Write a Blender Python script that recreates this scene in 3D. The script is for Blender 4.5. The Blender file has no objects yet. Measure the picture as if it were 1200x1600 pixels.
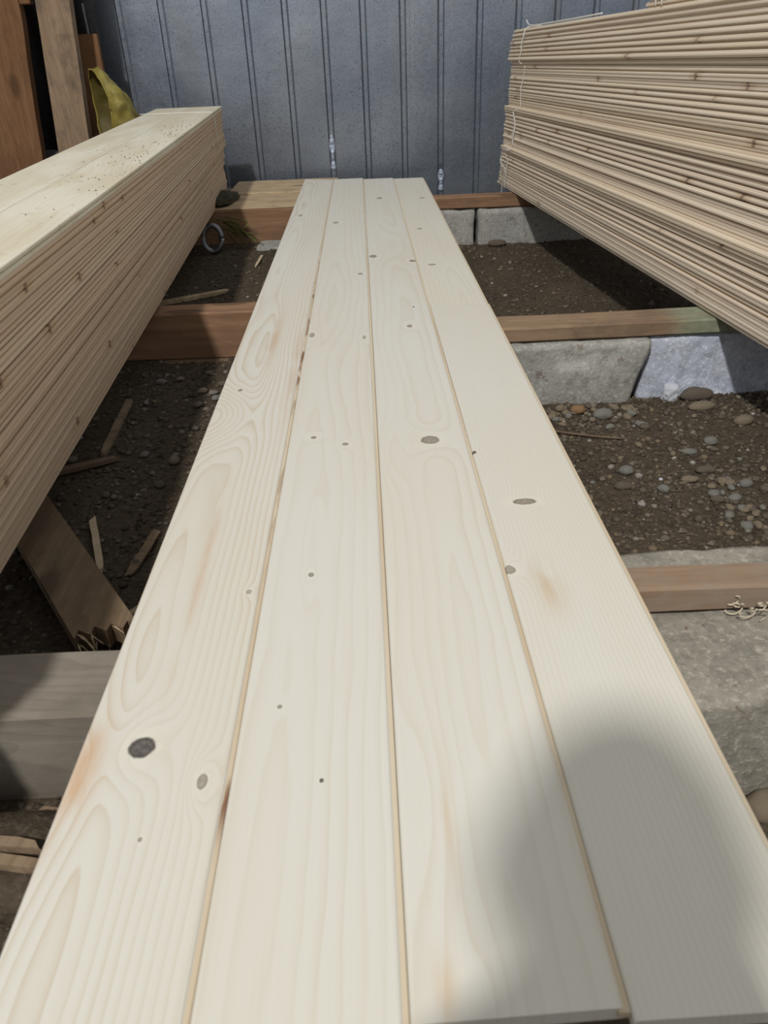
import bpy, bmesh, math, random
import numpy as np
from mathutils import Vector, Matrix, noise

scene = bpy.context.scene
COL = scene.collection
H = 0.20                                   # height of the laid boards above the soil

# ------------------------------------------------------------------ camera
R3 = Matrix(((0.99892, 0.04573, 0.00812), (-0.03068, 0.51704, 0.85541), (-0.03492, 0.85474, -0.51789)))
cam_data = bpy.data.cameras.new('camera')
cam = bpy.data.objects.new('camera', cam_data)
COL.objects.link(cam)
cr, cu, cf = (Vector([R3[i][j] for i in range(3)]) for j in range(3))
cam.matrix_world = Matrix(((cr.x, cu.x, -cf.x, 0.0), (cr.y, cu.y, -cf.y, 0.0), (cr.z, cu.z, -cf.z, 0.53 + H), (0, 0, 0, 1)))
cam_data.sensor_fit = 'VERTICAL'
cam_data.sensor_height = 32.0
cam_data.lens = 24.0
cam_data.clip_start = 0.02
cam_data.dof.use_dof = True
cam_data.dof.focus_distance = 1.7
cam_data.dof.aperture_fstop = 9.0
scene.camera = cam

# ------------------------------------------------------------------ light
world = bpy.data.worlds.new('daylight')
scene.world = world
world.use_nodes = True
wn = world.node_tree.nodes
wn['Background'].inputs['Color'].default_value = (0.93, 0.965, 1.0, 1)
wn['Background'].inputs['Strength'].default_value = 0.46
lamp = bpy.data.lights.new('shed_lamp', 'POINT')
lamp.energy = 2250
lamp.color = (1.0, 0.985, 0.955)
lamp.shadow_soft_size = 0.20
lamp_o = bpy.data.objects.new('shed_lamp', lamp)
lamp_o.location = (-1.95, -4.6, 7.0 + H)
COL.objects.link(lamp_o)

scene.view_settings.view_transform = 'Standard'
scene.view_settings.look = 'None'
scene.view_settings.gamma = 1.0
scene.view_settings.use_curve_mapping = False
scene.view_settings.exposure = 0.0


# ------------------------------------------------------------------ node helpers
class E:
    """a node socket with arithmetic"""
    def __init__(self, m, s): self.m, self.s = m, s
    def _op(self, op, *o, clamp=False):
        n = self.m.nt.nodes.new('ShaderNodeMath'); n.operation = op; n.use_clamp = clamp
        for i, a in enumerate((self,) + o):
            if isinstance(a, E): self.m.nt.links.new(a.s, n.inputs[i])
            else: n.inputs[i].default_value = a
        return E(self.m, n.outputs[0])
    def __add__(s, o): return s._op('ADD', o)
    __radd__ = __add__
    def __sub__(s, o): return s._op('SUBTRACT', o)
    def __rsub__(s, o): return (s * -1.0) + o
    def __mul__(s, o): return s._op('MULTIPLY', o)
    __rmul__ = __mul__
    def __truediv__(s, o): return s._op('DIVIDE', o)
    def __pow__(s, o): return s._op('POWER', o)
    def sqrt(s): return s._op('SQRT')
    def exp(s): return s._op('EXPONENT')
    def frac(s): return s._op('FRACT')
    def abs(s): return s._op('ABSOLUTE')
    def min(s, o): return s._op('MINIMUM', o)
    def max(s, o): return s._op('MAXIMUM', o)
    def clamp(s): return s._op('ADD', 0.0, clamp=True)
    def step(s, a, b):                        # smooth 0..1 between a and b
        n = s.m.nt.nodes.new('ShaderNodeMapRange'); n.interpolation_type = 'SMOOTHSTEP'
        s.m.nt.links.new(s.s, n.inputs[0])
        n.inputs[1].default_value = a; n.inputs[2].default_value = b
        return E(s.m, n.outputs[0])


class Mat:
    def __init__(self, name, rough=0.7, metallic=0.0, spec=0.35):
        self.mat = bpy.data.materials.new(name); self.mat.use_nodes = True
        self.nt = self.mat.node_tree
        self.b = self.nt.nodes['Principled BSDF']
        self.b.inputs['Roughness'].default_value = rough
        self.b.inputs['Metallic'].default_value = metallic
        self.b.inputs['Specular IOR Level'].default_value = spec
    def coords(self):
        tc = self.nt.nodes.new('ShaderNodeTexCoord')
        sp = self.nt.nodes.new('ShaderNodeSeparateXYZ')
        self.nt.links.new(tc.outputs['Object'], sp.inputs[0])
        return tuple(E(self, sp.outputs[i]) for i in range(3))
    def rand(self):
        return E(self, self.nt.nodes.new('ShaderNodeObjectInfo').outputs['Random'])
    def vec(self, x, y, z):
        n = self.nt.nodes.new('ShaderNodeCombineXYZ')
        for i, a in enumerate((x, y, z)):
            if isinstance(a, E): self.nt.links.new(a.s, n.inputs[i])
            else: n.inputs[i].default_value = a
        return n.outputs[0]
    def noise(self, x, y, z, scale=1.0, detail=2.0, rough=0.5):
        n = self.nt.nodes.new('ShaderNodeTexNoise')
        self.nt.links.new(self.vec(x, y, z), n.inputs['Vector'])
        n.inputs['Scale'].default_value = scale; n.inputs['Detail'].default_value = detail
        n.inputs['Roughness'].default_value = rough
        return E(self, n.outputs[0])
    def voronoi(self, x, y, z, scale=1.0):
        n = self.nt.nodes.new('ShaderNodeTexVoronoi')
        self.nt.links.new(self.vec(x, y, z), n.inputs['Vector'])
        n.inputs['Scale'].default_value = scale
        return E(self, n.outputs['Distance'])
    def mix(self, fac, a, b):
        n = self.nt.nodes.new('ShaderNodeMix'); n.data_type = 'RGBA'
        if isinstance(fac, E): self.nt.links.new(fac.s, n.inputs[0])
        else: n.inputs[0].default_value = fac
        for i, c in ((6, a), (7, b)):
            if isinstance(c, tuple): n.inputs[i].default_value = (*c, 1)
            else: self.nt.links.new(c, n.inputs[i])
        return n.outputs[2]
    def color(self, c):
        if isinstance(c, tuple): self.b.inputs['Base Color'].default_value = (*c, 1)
        else: self.nt.links.new(c, self.b.inputs['Base Color'])
    def rough(self, e): self.nt.links.new(e.s, self.b.inputs['Roughness'])
    def bump(self, e, strength=0.3, dist=0.002):
        n = self.nt.nodes.new('ShaderNodeBump')
        n.inputs['Strength'].default_value = strength; n.inputs['Distance'].default_value = dist
        self.nt.links.new(e.s, n.inputs['Height'])
        self.nt.links.new(n.outputs[0], self.b.inputs['Normal'])


def gauss(x, y, kx, ky, sx, sy):
    u = (x - kx) * (1.0 / sx); v = (y - ky) * (1.0 / sy)
    return ((u * u + v * v) * -1.0).exp()


# ------------------------------------------------------------------ materials
SPRUCE = (0.760, 0.732, 0.650)
LATE = (0.600, 0.470, 0.310)

def board_material(name, seed, N, c0, c1, d0, d1, d2, swirls, knots, contrast, stains=(), base=SPRUCE):
    """planed spruce: growth rings cut by the face, pushed aside by knots.
    swirls (x, y, sx, sy, rings), knots (x, y, rx, ry, darkness, ring push)"""
    m = Mat(name, rough=0.52, spec=0.30)
    x, y, z = m.coords()
    wander = m.noise(y * 0.9, seed * 3.1, 0.0, 1.0, 2.0) - 0.5
    u = x - c0 + wander * c1
    v = (y * d1) + d0 + (m.noise(y * 1.5, seed * 7.7, 2.0, 1.0, 1.5) - 0.5) * d2
    F = (u * u + v * v).sqrt() * N
    F = F + (m.noise(x * 9.0, y * 1.6, seed * 1.3, 1.0, 3.0, 0.55) - 0.5) * 2.2
    F = F + (m.noise(x * 60.0, y * 9.0, seed, 1.0, 2.0) - 0.5) * 0.35
    for (kx, ky, sx, sy, a) in swirls:
        F = F + gauss(x, y, kx, ky, sx, sy) * a
    for (kx, ky, rx, ry, dk, push) in knots:
        if push: F = F + gauss(x, y, kx, ky, rx * 2.3, ry * 3.4) * push
    t = F.frac()
    line = (t ** 3.2).min((1.0 - t) * 9.0).clamp()
    amp = m.noise(x * 14.0, y * 1.2, seed * 5.0, 1.0, 2.0).step(0.25, 0.72)
    fac = line * (amp * 0.75 + 0.25) * contrast
    tint = m.noise(x * 5.0, y * 1.1, seed * 9.0, 1.0, 2.0).step(0.3, 0.7)
    early = m.mix(tint, base, tuple(c * k for c, k in zip(base, (0.985, 0.965, 0.93))))
    fib = m.noise(x * 420.0, y * 7.0, seed, 1.0, 2.0)
    col = m.mix(fac, early, LATE)
    col = m.mix((fib - 0.5).max(0.0) * 0.35, col, (0.63, 0.52, 0.38))
    for (kx, ky, sx, sy, a, c) in stains:
        g = gauss(x, y, kx, ky, sx, sy) * m.noise(x * 45.0, y * 9.0, seed * 2.0, 1.0, 3.0).step(0.30, 0.60)
        col = m.mix((g * a).clamp(), col, c)
    for (kx, ky, rx, ry, dk, push) in knots:
        du = (x - kx) * (1.0 / rx); dv = (y - ky) * (1.0 / ry)
        d = (du * du + dv * dv).sqrt() + (m.noise(x * 150.0, y * 110.0, seed, 1.0, 2.0) - 0.5) * 0.35
        inside = 1.0 - d.step(0.80, 1.08)
        rim = inside * d.step(0.50, 0.95)
        halo = (1.0 - d.step(1.0, 2.4)) * (1.0 - inside)
        heart = m.noise(x * 260.0, y * 200.0, seed, 1.0, 3.0).step(0.35, 0.65)
        kc = m.mix(heart, (0.105, 0.095, 0.088), (0.175, 0.155, 0.138)) if dk > 0.95 else m.mix(heart, (0.27, 0.225, 0.165), (0.36, 0.315, 0.245))
        col = m.mix(halo * 0.28, col, (0.86, 0.80, 0.66))
        col = m.mix(inside * (0.55 + 0.45 * dk), col, kc)
        col = m.mix(rim * 0.55 * dk, col, (0.075, 0.055, 0.04))
    m.color(col)
    m.bump(fib * 0.5 + line * 0.8, 0.12, 0.0006)
    return m.mat


def tongue_material(name, seed, bark=()):
    m = Mat(name, rough=0.65)
    x, y, z = m.coords()
    n = m.noise(x * 40.0, y * 2.0, seed, 1.0, 3.0)
    col = m.mix(n.step(0.35, 0.65), (0.70, 0.59, 0.43), (0.62, 0.49, 0.33))
    streak = m.noise(x * 120.0, y * 14.0, seed + 3.0, 1.0, 2.0).step(0.45, 0.6)
    for (y0, sy, a) in bark:
        g = ((((y - y0) * (1.0 / sy)) ** 2.0) * -1.0).exp() * streak * a
        col = m.mix(g.clamp(), col, (0.22, 0.09, 0.04))
    m.color(col)
    return m.mat


def edge_material(name, c1, c2, late=(0.36, 0.24, 0.13)):
    """sawn stack boards: streaks along the length, odd knots on the edge, one tint per board"""
    m = Mat(name, rough=0.66, spec=0.25)
    x, y, z = m.coords()
    r = m.rand()
    s = m.noise(x * 60.0 + r * 40.0, y * 0.9 + r * 90.0, z * 160.0, 1.0, 3.0)
    col = m.mix(s.step(0.32, 0.68), c1, c2)
    fine = m.noise(x * 90.0, y * 3.0 + r * 50.0, z * 150.0, 1.0, 2.0).step(0.5, 0.72)
    col = m.mix(fine * 0.20, col, late)
    col = m.mix((r * 7.3).frac().step(0.55, 1.0) * 0.42, col, (0.66, 0.52, 0.41))
    col = m.mix((r * 3.7).frac().step(0.6, 1.0) * 0.32, col, (0.80, 0.68, 0.47))
    vn = m.nt.nodes.new('ShaderNodeTexVoronoi'); vn.voronoi_dimensions = '1D'
    m.nt.links.new((y * 1.5 + r * 133.0).s, vn.inputs['W']); vn.inputs['Scale'].default_value = 1.0
    kn = E(m, vn.outputs['Distance'])
    some = m.noise(y * 1.1, r * 61.0, 3.0, 1.0, 0.0).step(0.52, 0.64)
    kw = (1.0 - kn.step(0.006, 0.015)) * some
    col = m.mix(kw * 0.75, col, (0.17, 0.085, 0.04))
    kr = (1.0 - kn.step(0.015, 0.07)) * (1.0 - kw) * some
    col = m.mix(kr * 0.4, col, (0.52, 0.33, 0.18))
    m.color(col)
    m.bump(s + fine * 0.3, 0.15, 0.001)
    return m.mat


def top_board_material(name, seed):
    """rough dusty face boards on top of the left stack"""
    m = Mat(name, rough=0.7, spec=0.2)
    x, y, z = m.coords()
    r = m.rand()
    F = ((x - 0.02) * 70.0 + (m.noise(x * 8.0, y * 1.7, r * 30.0 + seed, 1.0, 3.0) - 0.5) * 9.0)
    t = F.frac()
    line = (t ** 3.0).min((1.0 - t) * 7.0).clamp()
    tint = m.noise(x * 10.0, y * 2.5, r * 9.0, 1.0, 4.0).step(0.35, 0.65)
    col = m.mix(tint, (0.80, 0.755, 0.62), (0.70, 0.63, 0.47))
    col = m.mix(line * 0.30, col, (0.55, 0.41, 0.25))
    dirt = m.noise(x * 30.0, y * 18.0, 4.0 + seed, 1.0, 5.0, 0.7).step(0.60, 0.70)
    col = m.mix(dirt * 0.55, col, (0.34, 0.28, 0.21))
    m.color(col)
    return m.mat


def timber_material(name, c1, c2, dirt=(0.10, 0.075, 0.055), dirtiness=0.4, knot=True, along=0, paint=None):
    m = Mat(name, rough=0.8, spec=0.2)
    q = list(m.coords())
    a = q.pop(along); b, c = q
    s = m.noise(a * 2.2, b * 55.0, c * 55.0, 1.0, 4.0, 0.6)
    col = m.mix(s.step(0.3, 0.7), c1, c2)
    rings = (b * 60.0 + c * 45.0 + (m.noise(a * 2.0, b * 9.0, c * 9.0, 1.0, 2.0) - 0.5) * 9.0).frac()
    col = m.mix((rings ** 3.0) * 0.35, col, tuple(k * 0.5 for k in c1))
    if knot:
        v = m.voronoi(a * 3.4, b * 9.0, c * 9.0)
        col = m.mix((1.0 - v.step(0.12, 0.24)) * 0.75, col, tuple(k * 0.30 for k in c1))
    if paint:
        p0, p1, pc = paint
        col = m.mix(a.step(p0, p1) * m.noise(a * 9.0, b * 30.0, c * 30.0, 1.0, 4.0).step(0.25, 0.5) * 0.8, col, pc)
    d = m.noise(a * 9.0, b * 14.0, c * 14.0, 1.0, 5.0, 0.7)
    col = m.mix(d.step(0.42, 0.66) * dirtiness, col, dirt)
    m.color(col)
    m.bump(s + d * 0.5, 0.4, 0.002)
    return m.mat


def concrete_material(name, c1, c2, spots=(0.16, 0.10, 0.07), spotty=0.5, scale=1.0):
    m = Mat(name, rough=0.92, spec=0.15)
    x, y, z = m.coords()
    n = m.noise(x, y, z, 9.0 * scale, 6.0, 0.65)
    f = m.noise(x, y, z, 130.0 * scale, 4.0, 0.7)
    col = m.mix(n.step(0.3, 0.7), c1, c2)
    col = m.mix(f.step(0.52, 0.66) * 0.7, col, tuple(min(1, k * 1.45) for k in c2))
    g2 = m.noise(x, y, z, 45.0 * scale, 4.0, 0.7)
    col = m.mix(g2.step(0.5, 0.62) * 0.45, col, tuple(k * 0.62 for k in c1))
    col = m.mix((1.0 - f.step(0.30, 0.42)) * 0.5, col, tuple(k * 0.55 for k in c1))
    sp = m.noise(x, y, z, 34.0, 3.0, 0.6).step(0.64, 0.70)
    col = m.mix(sp * spotty, col, spots)
    m.color(col)
    m.bump(n * 0.4 + f, 0.55, 0.004)
    return m.mat


def soil_material():
    m = Mat('dark_soil', rough=0.95, spec=0.1)
    x, y, z = m.coords()
    a = m.noise(x, y, z, 5.0, 6.0, 0.7)
    f = m.noise(x, y, z, 95.0, 5.0, 0.75)
    col = m.mix(a.step(0.35, 0.65), (0.075, 0.058, 0.041), (0.105, 0.080, 0.054))
    col = m.mix(f.step(0.45, 0.7), col, (0.150, 0.120, 0.086))
    col = m.mix((1.0 - f.step(0.28, 0.42)) * 0.7, col, (0.045, 0.035, 0.026))
    m.color(col)
    m.bump(f + a * 0.5, 0.9, 0.006)
    return m.mat


def tinted_material(name, stops):
    """gravel: colour picked by a per-pebble value stored on the mesh"""
    m = Mat(name, rough=0.85, spec=0.2)
    at = m.nt.nodes.new('ShaderNodeAttribute'); at.attribute_name = 'tint'
    cr_ = m.nt.nodes.new('ShaderNodeValToRGB')
    el = cr_.color_ramp.elements
    while len(el) < len(stops): el.new(0.5)
    for e, (p, c) in zip(el, stops): e.position = p; e.color = (*c, 1)
    m.nt.links.new(at.outputs['Fac'], cr_.inputs[0])
    x, y, z = m.coords()
    f = m.noise(x, y, z, 210.0, 3.0, 0.6)
    m.color(m.mix(f.step(0.3, 0.7) * 0.35, cr_.outputs[0], (0.10, 0.08, 0.06)))
    return m.mat


def stone_material(name, c, c2):
    m = Mat(name, rough=0.85, spec=0.25)
    x, y, z = m.coords()
    r = m.rand()
    f = m.noise(x + r * 5.0, y, z, 60.0, 5.0, 0.65)
    g = m.noise(x + r * 5.0, y, z, 190.0, 3.0, 0.6)
    col = m.mix(f.step(0.35, 0.65), c, c2)
    col = m.mix(g.step(0.5, 0.7) * 0.6, col, tuple(k * 0.45 for k in c))
    m.color(col); m.bump(f + g * 0.5, 0.5, 0.002)
    return m.mat


def metal_material():
    m = Mat('galvanised_sheet', rough=0.42, metallic=0.85, spec=0.5)
    x, y, z = m.coords()
    big = m.noise(x, y, z, 2.6, 4.0, 0.6)
    grain = m.noise(x, y, z, 130.0, 4.0, 0.75)
    speck = m.noise(x, y, z, 190.0, 2.0, 0.5).step(0.60, 0.68)
    col = m.mix(big.step(0.3, 0.7), (0.205, 0.240, 0.305), (0.30, 0.33, 0.375))
    col = m.mix(grain.step(0.35, 0.7) * 0.4, col, (0.40, 0.43, 0.47))
    col = m.mix(speck * 0.7, col, (0.045, 0.052, 0.068))
    col = m.mix((1.0 - m.noise(x * 6.0, y, z * 1.2, 1.0, 4.0).step(0.3, 0.45)) * 0.25, col, (0.25, 0.24, 0.23))
    m.color(col)
    m.rough(grain * 0.25 + 0.30)
    m.bump(big * 2.0 + grain * 0.05, 0.25, 0.01)
    return m.mat


def plain(name, c, rough=0.7, metallic=0.0, var=0.25, scale=30.0, c2=None):
    m = Mat(name, rough=rough, metallic=metallic)
    x, y, z = m.coords()
    n = m.noise(x, y, z, scale, 4.0, 0.6)
    m.color(m.mix(n.step(0.3, 0.7), c, c2 or tuple(k * (1 - var) for k in c)))
    return m.mat


M = {}
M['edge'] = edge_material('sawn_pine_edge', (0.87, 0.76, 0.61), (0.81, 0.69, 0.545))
M['edge_shaded'] = edge_material('sawn_pine_edge_shaded', (0.69, 0.535, 0.385), (0.60, 0.455, 0.32))  # browner copy for the left stack: shade on its side put into the colour
M['top'] = top_board_material('dusty_pine_face', 1.0)
M['beam'] = timber_material('weathered_beam', (0.33, 0.24, 0.155), (0.26, 0.18, 0.112))
M['beam_red'] = timber_material('reddish_beam', (0.36, 0.215, 0.125), (0.27, 0.150, 0.085), dirtiness=0.25)
M['beam_worn'] = timber_material('worn_beam', (0.34, 0.235, 0.155), (0.27, 0.175, 0.11), dirt=(0.30, 0.26, 0.21), dirtiness=0.55)
M['beam_dark'] = timber_material('dark_beam', (0.20, 0.125, 0.085), (0.15, 0.092, 0.06), dirtiness=0.35)
M['beam_pale'] = timber_material('pale_plank', (0.60, 0.46, 0.29), (0.50, 0.36, 0.215), dirtiness=0.3)
M['beam_green'] = timber_material('beam_green_paint', (0.36, 0.25, 0.16), (0.28, 0.185, 0.115), paint=(0.20, 0.28, (0.33, 0.38, 0.26)))
M['beam_grey'] = timber_material('cement_stained_beam', (0.30, 0.265, 0.215), (0.26, 0.225, 0.18), dirt=(0.17, 0.145, 0.115), dirtiness=0.5, knot=False)
M['offcut'] = timber_material('offcut', (0.27, 0.19, 0.115), (0.21, 0.145, 0.088), dirtiness=0.35, along=1)
M['plank_red'] = timber_material('red_brown_plank', (0.27, 0.145, 0.072), (0.20, 0.10, 0.048), dirt=(0.13, 0.065, 0.035), dirtiness=0.45, along=2)
M['plank_tan'] = timber_material('tan_weathered_plank', (0.36, 0.255, 0.165), (0.27, 0.185, 0.115), dirt=(0.12, 0.095, 0.08), dirtiness=0.65, along=2)
M['concrete'] = concrete_material('grey_concrete', (0.33, 0.32, 0.29), (0.42, 0.41, 0.375))
M['concrete_rough'] = concrete_material('speckled_concrete', (0.275, 0.25, 0.205), (0.375, 0.345, 0.29), spotty=0.75)
M['concrete_blue'] = concrete_material('pale_blue_concrete', (0.50, 0.53, 0.63), (0.62, 0.65, 0.74), spotty=0.0)
M['soil'] = soil_material()
M['metal'] = metal_material()
M['twine'] = plain('white_twine', (0.80, 0.78, 0.72), 0.8, var=0.12)
M['bag'] = plain('yellow_plastic', (0.36, 0.29, 0.065), 0.5, var=0.45, scale=14.0)
M['bag_in_shade'] = plain('bag_inner_shade', (0.13, 0.10, 0.022), 0.6)  # same bag, inside coloured darker to paint in the shade of the mouth
M['olive'] = plain('olive_sack', (0.045, 0.037, 0.013), 0.7)
M['cloth'] = plain('dark_grey_cloth', (0.060, 0.058, 0.062), 0.9, scale=60.0)
M['cloth_grey'] = plain('grey_sacking', (0.13, 0.115, 0.118), 0.95, scale=160.0, var=0.4)
M['steel'] = plain('dull_steel', (0.28, 0.28, 0.29), 0.42, metallic=0.9)
M['rod'] = plain('grey_pipe', (0.20, 0.20, 0.205), 0.5)
M['leaf'] = plain('dry_green_leaf', (0.20, 0.22, 0.06), 0.7)
M['chip'] = plain('splinter_wood', (0.66, 0.52, 0.34), 0.8)
M['twig'] = plain('twig_bark', (0.20, 0.14, 0.09), 0.9)
M['shaving'] = plain('pale_shaving', (0.72, 0.62, 0.47), 0.8)
M['gravel'] = tinted_material('mixed_gravel', [(0.0, (0.07, 0.055, 0.04)), (0.45, (0.12, 0.098, 0.073)), (0.75, (0.17, 0.145, 0.112)), (0.88, (0.21, 0.155, 0.095)), (0.96, (0.26, 0.24, 0.205)), (1.0, (0.40, 0.38, 0.35))])
M['crumb'] = tinted_material('soil_crumbs', [(0.0, (0.045, 0.035, 0.025)), (0.5, (0.095, 0.073, 0.051)), (0.85, (0.135, 0.107, 0.076)), (1.0, (0.22, 0.185, 0.14))])
M['st_grey'] = stone_material('grey_stone', (0.19, 0.18, 0.155), (0.26, 0.25, 0.22))
M['st_tan'] = stone_material('tan_stone', (0.21, 0.165, 0.112), (0.28, 0.225, 0.16))
M['st_brown'] = stone_material('brown_stone', (0.12, 0.097, 0.073), (0.17, 0.138, 0.103))
M['st_orange'] = stone_material('orange_stone', (0.33, 0.19, 0.085), (0.27, 0.17, 0.09))
M['st_white'] = stone_material('whitish_stone', (0.62, 0.64, 0.68), (0.74, 0.76, 0.80))


# ------------------------------------------------------------------ object helpers
def tag(o, label=None, cat=None, group=None, kind=None):
    if label: o['label'] = label
    if cat: o['category'] = cat
    if group: o['group'] = group
    if kind: o['kind'] = kind
    return o

def mesh_obj(name, verts, faces, mat, parent=None, loc=(0, 0, 0), rot=(0, 0, 0), smooth=False):
    me = bpy.data.meshes.new(name)
    me.from_pydata([tuple(v) for v in verts], [], [tuple(f) for f in faces])
    bm = bmesh.new(); bm.from_mesh(me)
    bmesh.ops.recalc_face_normals(bm, faces=bm.faces); bm.to_mesh(me); bm.free()
    if mat: me.materials.append(mat)
    if smooth: me.polygons.foreach_set('use_smooth', [True] * len(me.polygons))
    o = bpy.data.objects.new(name, me)
    COL.objects.link(o); o.location = loc; o.rotation_euler = rot
    if parent: o.parent = parent
    return o

def bm_obj(name, bm, mat, parent=None, loc=(0, 0, 0), rot=(0, 0, 0), smooth=False):
    me = bpy.data.meshes.new(name)
    bmesh.ops.recalc_face_normals(bm, faces=bm.faces)
    bm.to_mesh(me); bm.free()
    if mat: me.materials.append(mat)
    if smooth: me.polygons.foreach_set('use_smooth', [True] * len(me.polygons))
    o = bpy.data.objects.new(name, me)
    COL.objects.link(o); o.location = loc; o.rotation_euler = rot
    if parent: o.parent = parent
    return o

def empty(name, loc=(0, 0, 0), rot=(0, 0, 0)):
    o = bpy.data.objects.new(name, None); COL.objects.link(o)
    o.location = loc; o.rotation_euler = rot; o.empty_display_size = 0.1
    return o

def extrude_profile(prof, ys, jitter=None):
    """closed (x, z) outline swept along y; jitter(i, y) -> (dx, dz)"""
    n = len(prof); V = []; F = []
    for i, y in enumerate(ys):
        dx, dz = jitter(i, y) if jitter else (0, 0)
        V += [(p[0] + dx, y, p[1] + dz) for p in prof]
    for i in range(len(ys) - 1):
        for k in range(n):
            F.append((i * n + k, i * n + (k + 1) % n, (i + 1) * n + (k + 1) % n, (i + 1) * n + k))
    F.append(tuple(range(n))); F.append(tuple((len(ys) - 1) * n + k for k in range(n)))
    return V, F

def beam(name, x0, x1, y0, y1, z0, z1, mat, label, cat='beam', group=None, rz=0.0, seed=0, wob=0.002, bev=0.004, parent=None, slant=0.0):
    """sawn timber along x: origin at its base centre; z0/z1 measured from the board top"""
    L, D, Tn = x1 - x0, y1 - y0, z1 - z0
    bm = bmesh.new()
    n = max(8, int(L / 0.05))
    prof = [(-D / 2 + bev, 0), (D / 2 - bev, 0), (D / 2, bev), (D / 2, Tn - bev), (D / 2 - bev, Tn), (-D / 2 + bev, Tn), (-D / 2, Tn - bev), (-D / 2, bev)]
    rings = []
    for i in range(n + 1):
        x = -L / 2 + L * i / n
        rg = []
        for (py, pz) in prof:
            q = noise.noise_vector(Vector((x * 4 + seed * 7, py * 9, pz * 9))) * wob
            sx = slant * (pz / Tn) if i == n else 0
            rg.append(bm.verts.new((x + sx, py + q.y, max(0, pz + q.z * (1 if pz > bev else 0)))))
        rings.append(rg)
    for a, b in zip(rings[:-1], rings[1:]):
        for k in range(8): bm.faces.new((a[k], a[(k + 1) % 8], b[(k + 1) % 8], b[k]))
    bm.faces.new(rings[0]); bm.faces.new(rings[-1])
    o = bm_obj(name, bm, mat, parent, ((x0 + x1) / 2, (y0 + y1) / 2, z0 + H), (0, 0, rz))
    if label: tag(o, label, cat, group)
    return o

def rough_block(name, x0, x1, y0, y1, z0, z1, mat, label, seed=0, amp=0.006, rz=0.0, shear=0.0, round_=0.012, chip=0.0, cat='block', group=None, div=0.016, tilt=(0, 0)):
    L, D, T = x1 - x0, y1 - y0, z1 - z0
    bm = bmesh.new()
    bmesh.ops.create_cube(bm, size=1.0)
    bmesh.ops.scale(bm, vec=(L, D, T), verts=bm.verts)
    bmesh.ops.bevel(bm, geom=bm.edges[:], offset=round_, segments=2, profile=0.6, affect='EDGES')
    for _ in range(5):
        es = [e for e in bm.edges if e.calc_length() > div * 1.6]
        if not es: break
        bmesh.ops.subdivide_edges(bm, edges=es, cuts=1, use_grid_fill=True)
    bmesh.ops.triangulate(bm, faces=[f for f in bm.faces if len(f.verts) > 4])
    for v in bm.verts:
        p = v.co.copy()
        q = Vector((p.x + seed * 3.3, p.y, p.z))
        d = noise.noise_vector(q * 8) * amp + noise.noise_vector(q * 28) * amp * 0.6 + noise.noise_vector(q * 70) * amp * 0.3
        if chip:
            c = noise.noise(q * 11 + Vector((9, 3, 1)))
            if c > 0.18 and p.z > T / 2 - 0.04: d.z -= (c - 0.18) * chip; d.y += (c - 0.18) * chip * (0.5 if p.y < 0 else -0.5)
        v.co = p + d
        v.co.x += shear * (p.z / T) * (1 if p.x > 0 else 0)
    o = bm_obj(name, bm, mat, None, ((x0 + x1) / 2, (y0 + y1) / 2, (z0 + z1) / 2 + H), (tilt[0], tilt[1], rz), smooth=True)
    return tag(o, label, cat, group)

def tube(name, pts, r, mat, parent=None, sides=6, taper=None, smooth=True, loc=(0, 0, 0)):
    V = []; F = []
    pts = [Vector(p) for p in pts]
    up = Vector((0.3, 0.2, 1)).normalized()
    for i, p in enumerate(pts):
        t = (pts[min(i + 1, len(pts) - 1)] - pts[max(i - 1, 0)]).normalized()
        a = t.cross(up)
        if a.length < 1e-3: a = t.cross(Vector((1, 0, 0)))
        a.normalize(); b = t.cross(a)
        rr = r if taper is None else r * (1 + (taper - 1) * i / (len(pts) - 1))
        for k in range(sides):
            an = 2 * math.pi * k / sides
            V.append(p + (a * math.cos(an) + b * math.sin(an)) * rr - Vector(loc))
    for i in range(len(pts) - 1):
        for k in range(sides):
            F.append((i * sides + k, i * sides + (k + 1) % sides, (i + 1) * sides + (k + 1) % sides, (i + 1) * sides + k))
    F.append(tuple(range(sides))); F.append(tuple((len(pts) - 1) * sides + k for k in range(sides)))
    return mesh_obj(name, V, F, mat, parent, loc, smooth=smooth)

def smooth_path(pts, n=6):
    """Catmull-Rom through the points"""
    P = [Vector(p) for p in pts]; P = [P[0] * 2 - P[1]] + P + [P[-1] * 2 - P[-2]]
    out = []
    for i in range(1, len(P) - 2):
        for k in range(n):
            t = k / n
            a, b, c, d = P[i - 1], P[i], P[i + 1], P[i + 2]
            out.append(0.5 * ((2 * b) + (c - a) * t + (2 * a - 5 * b + 4 * c - d) * t * t + (3 * b - a - 3 * c + d) * t ** 3))
    out.append(P[-2])
    return out


# ================================================================== SETTING
# ---- soil
def ground_z(x, y):
    s = 0.0
    s += 0.010 * noise.noise(Vector((x * 2.1, y * 2.1, 0.3))) + 0.007 * noise.noise(Vector((x * 7, y * 7, 1.7)))
    s += 0.004 * noise.noise(Vector((x * 22, y * 22, 4.1)))
    left = min(1.0, max(0.0, (-x - 0.05) / 0.25)) * min(1.0, max(0.0, (y - 0.75) / 0.4))
    back = min(1.0, max(0.0, (y - 2.1) / 0.5))
    s += left * (0.030 + 0.022 * back)
    return s

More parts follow.
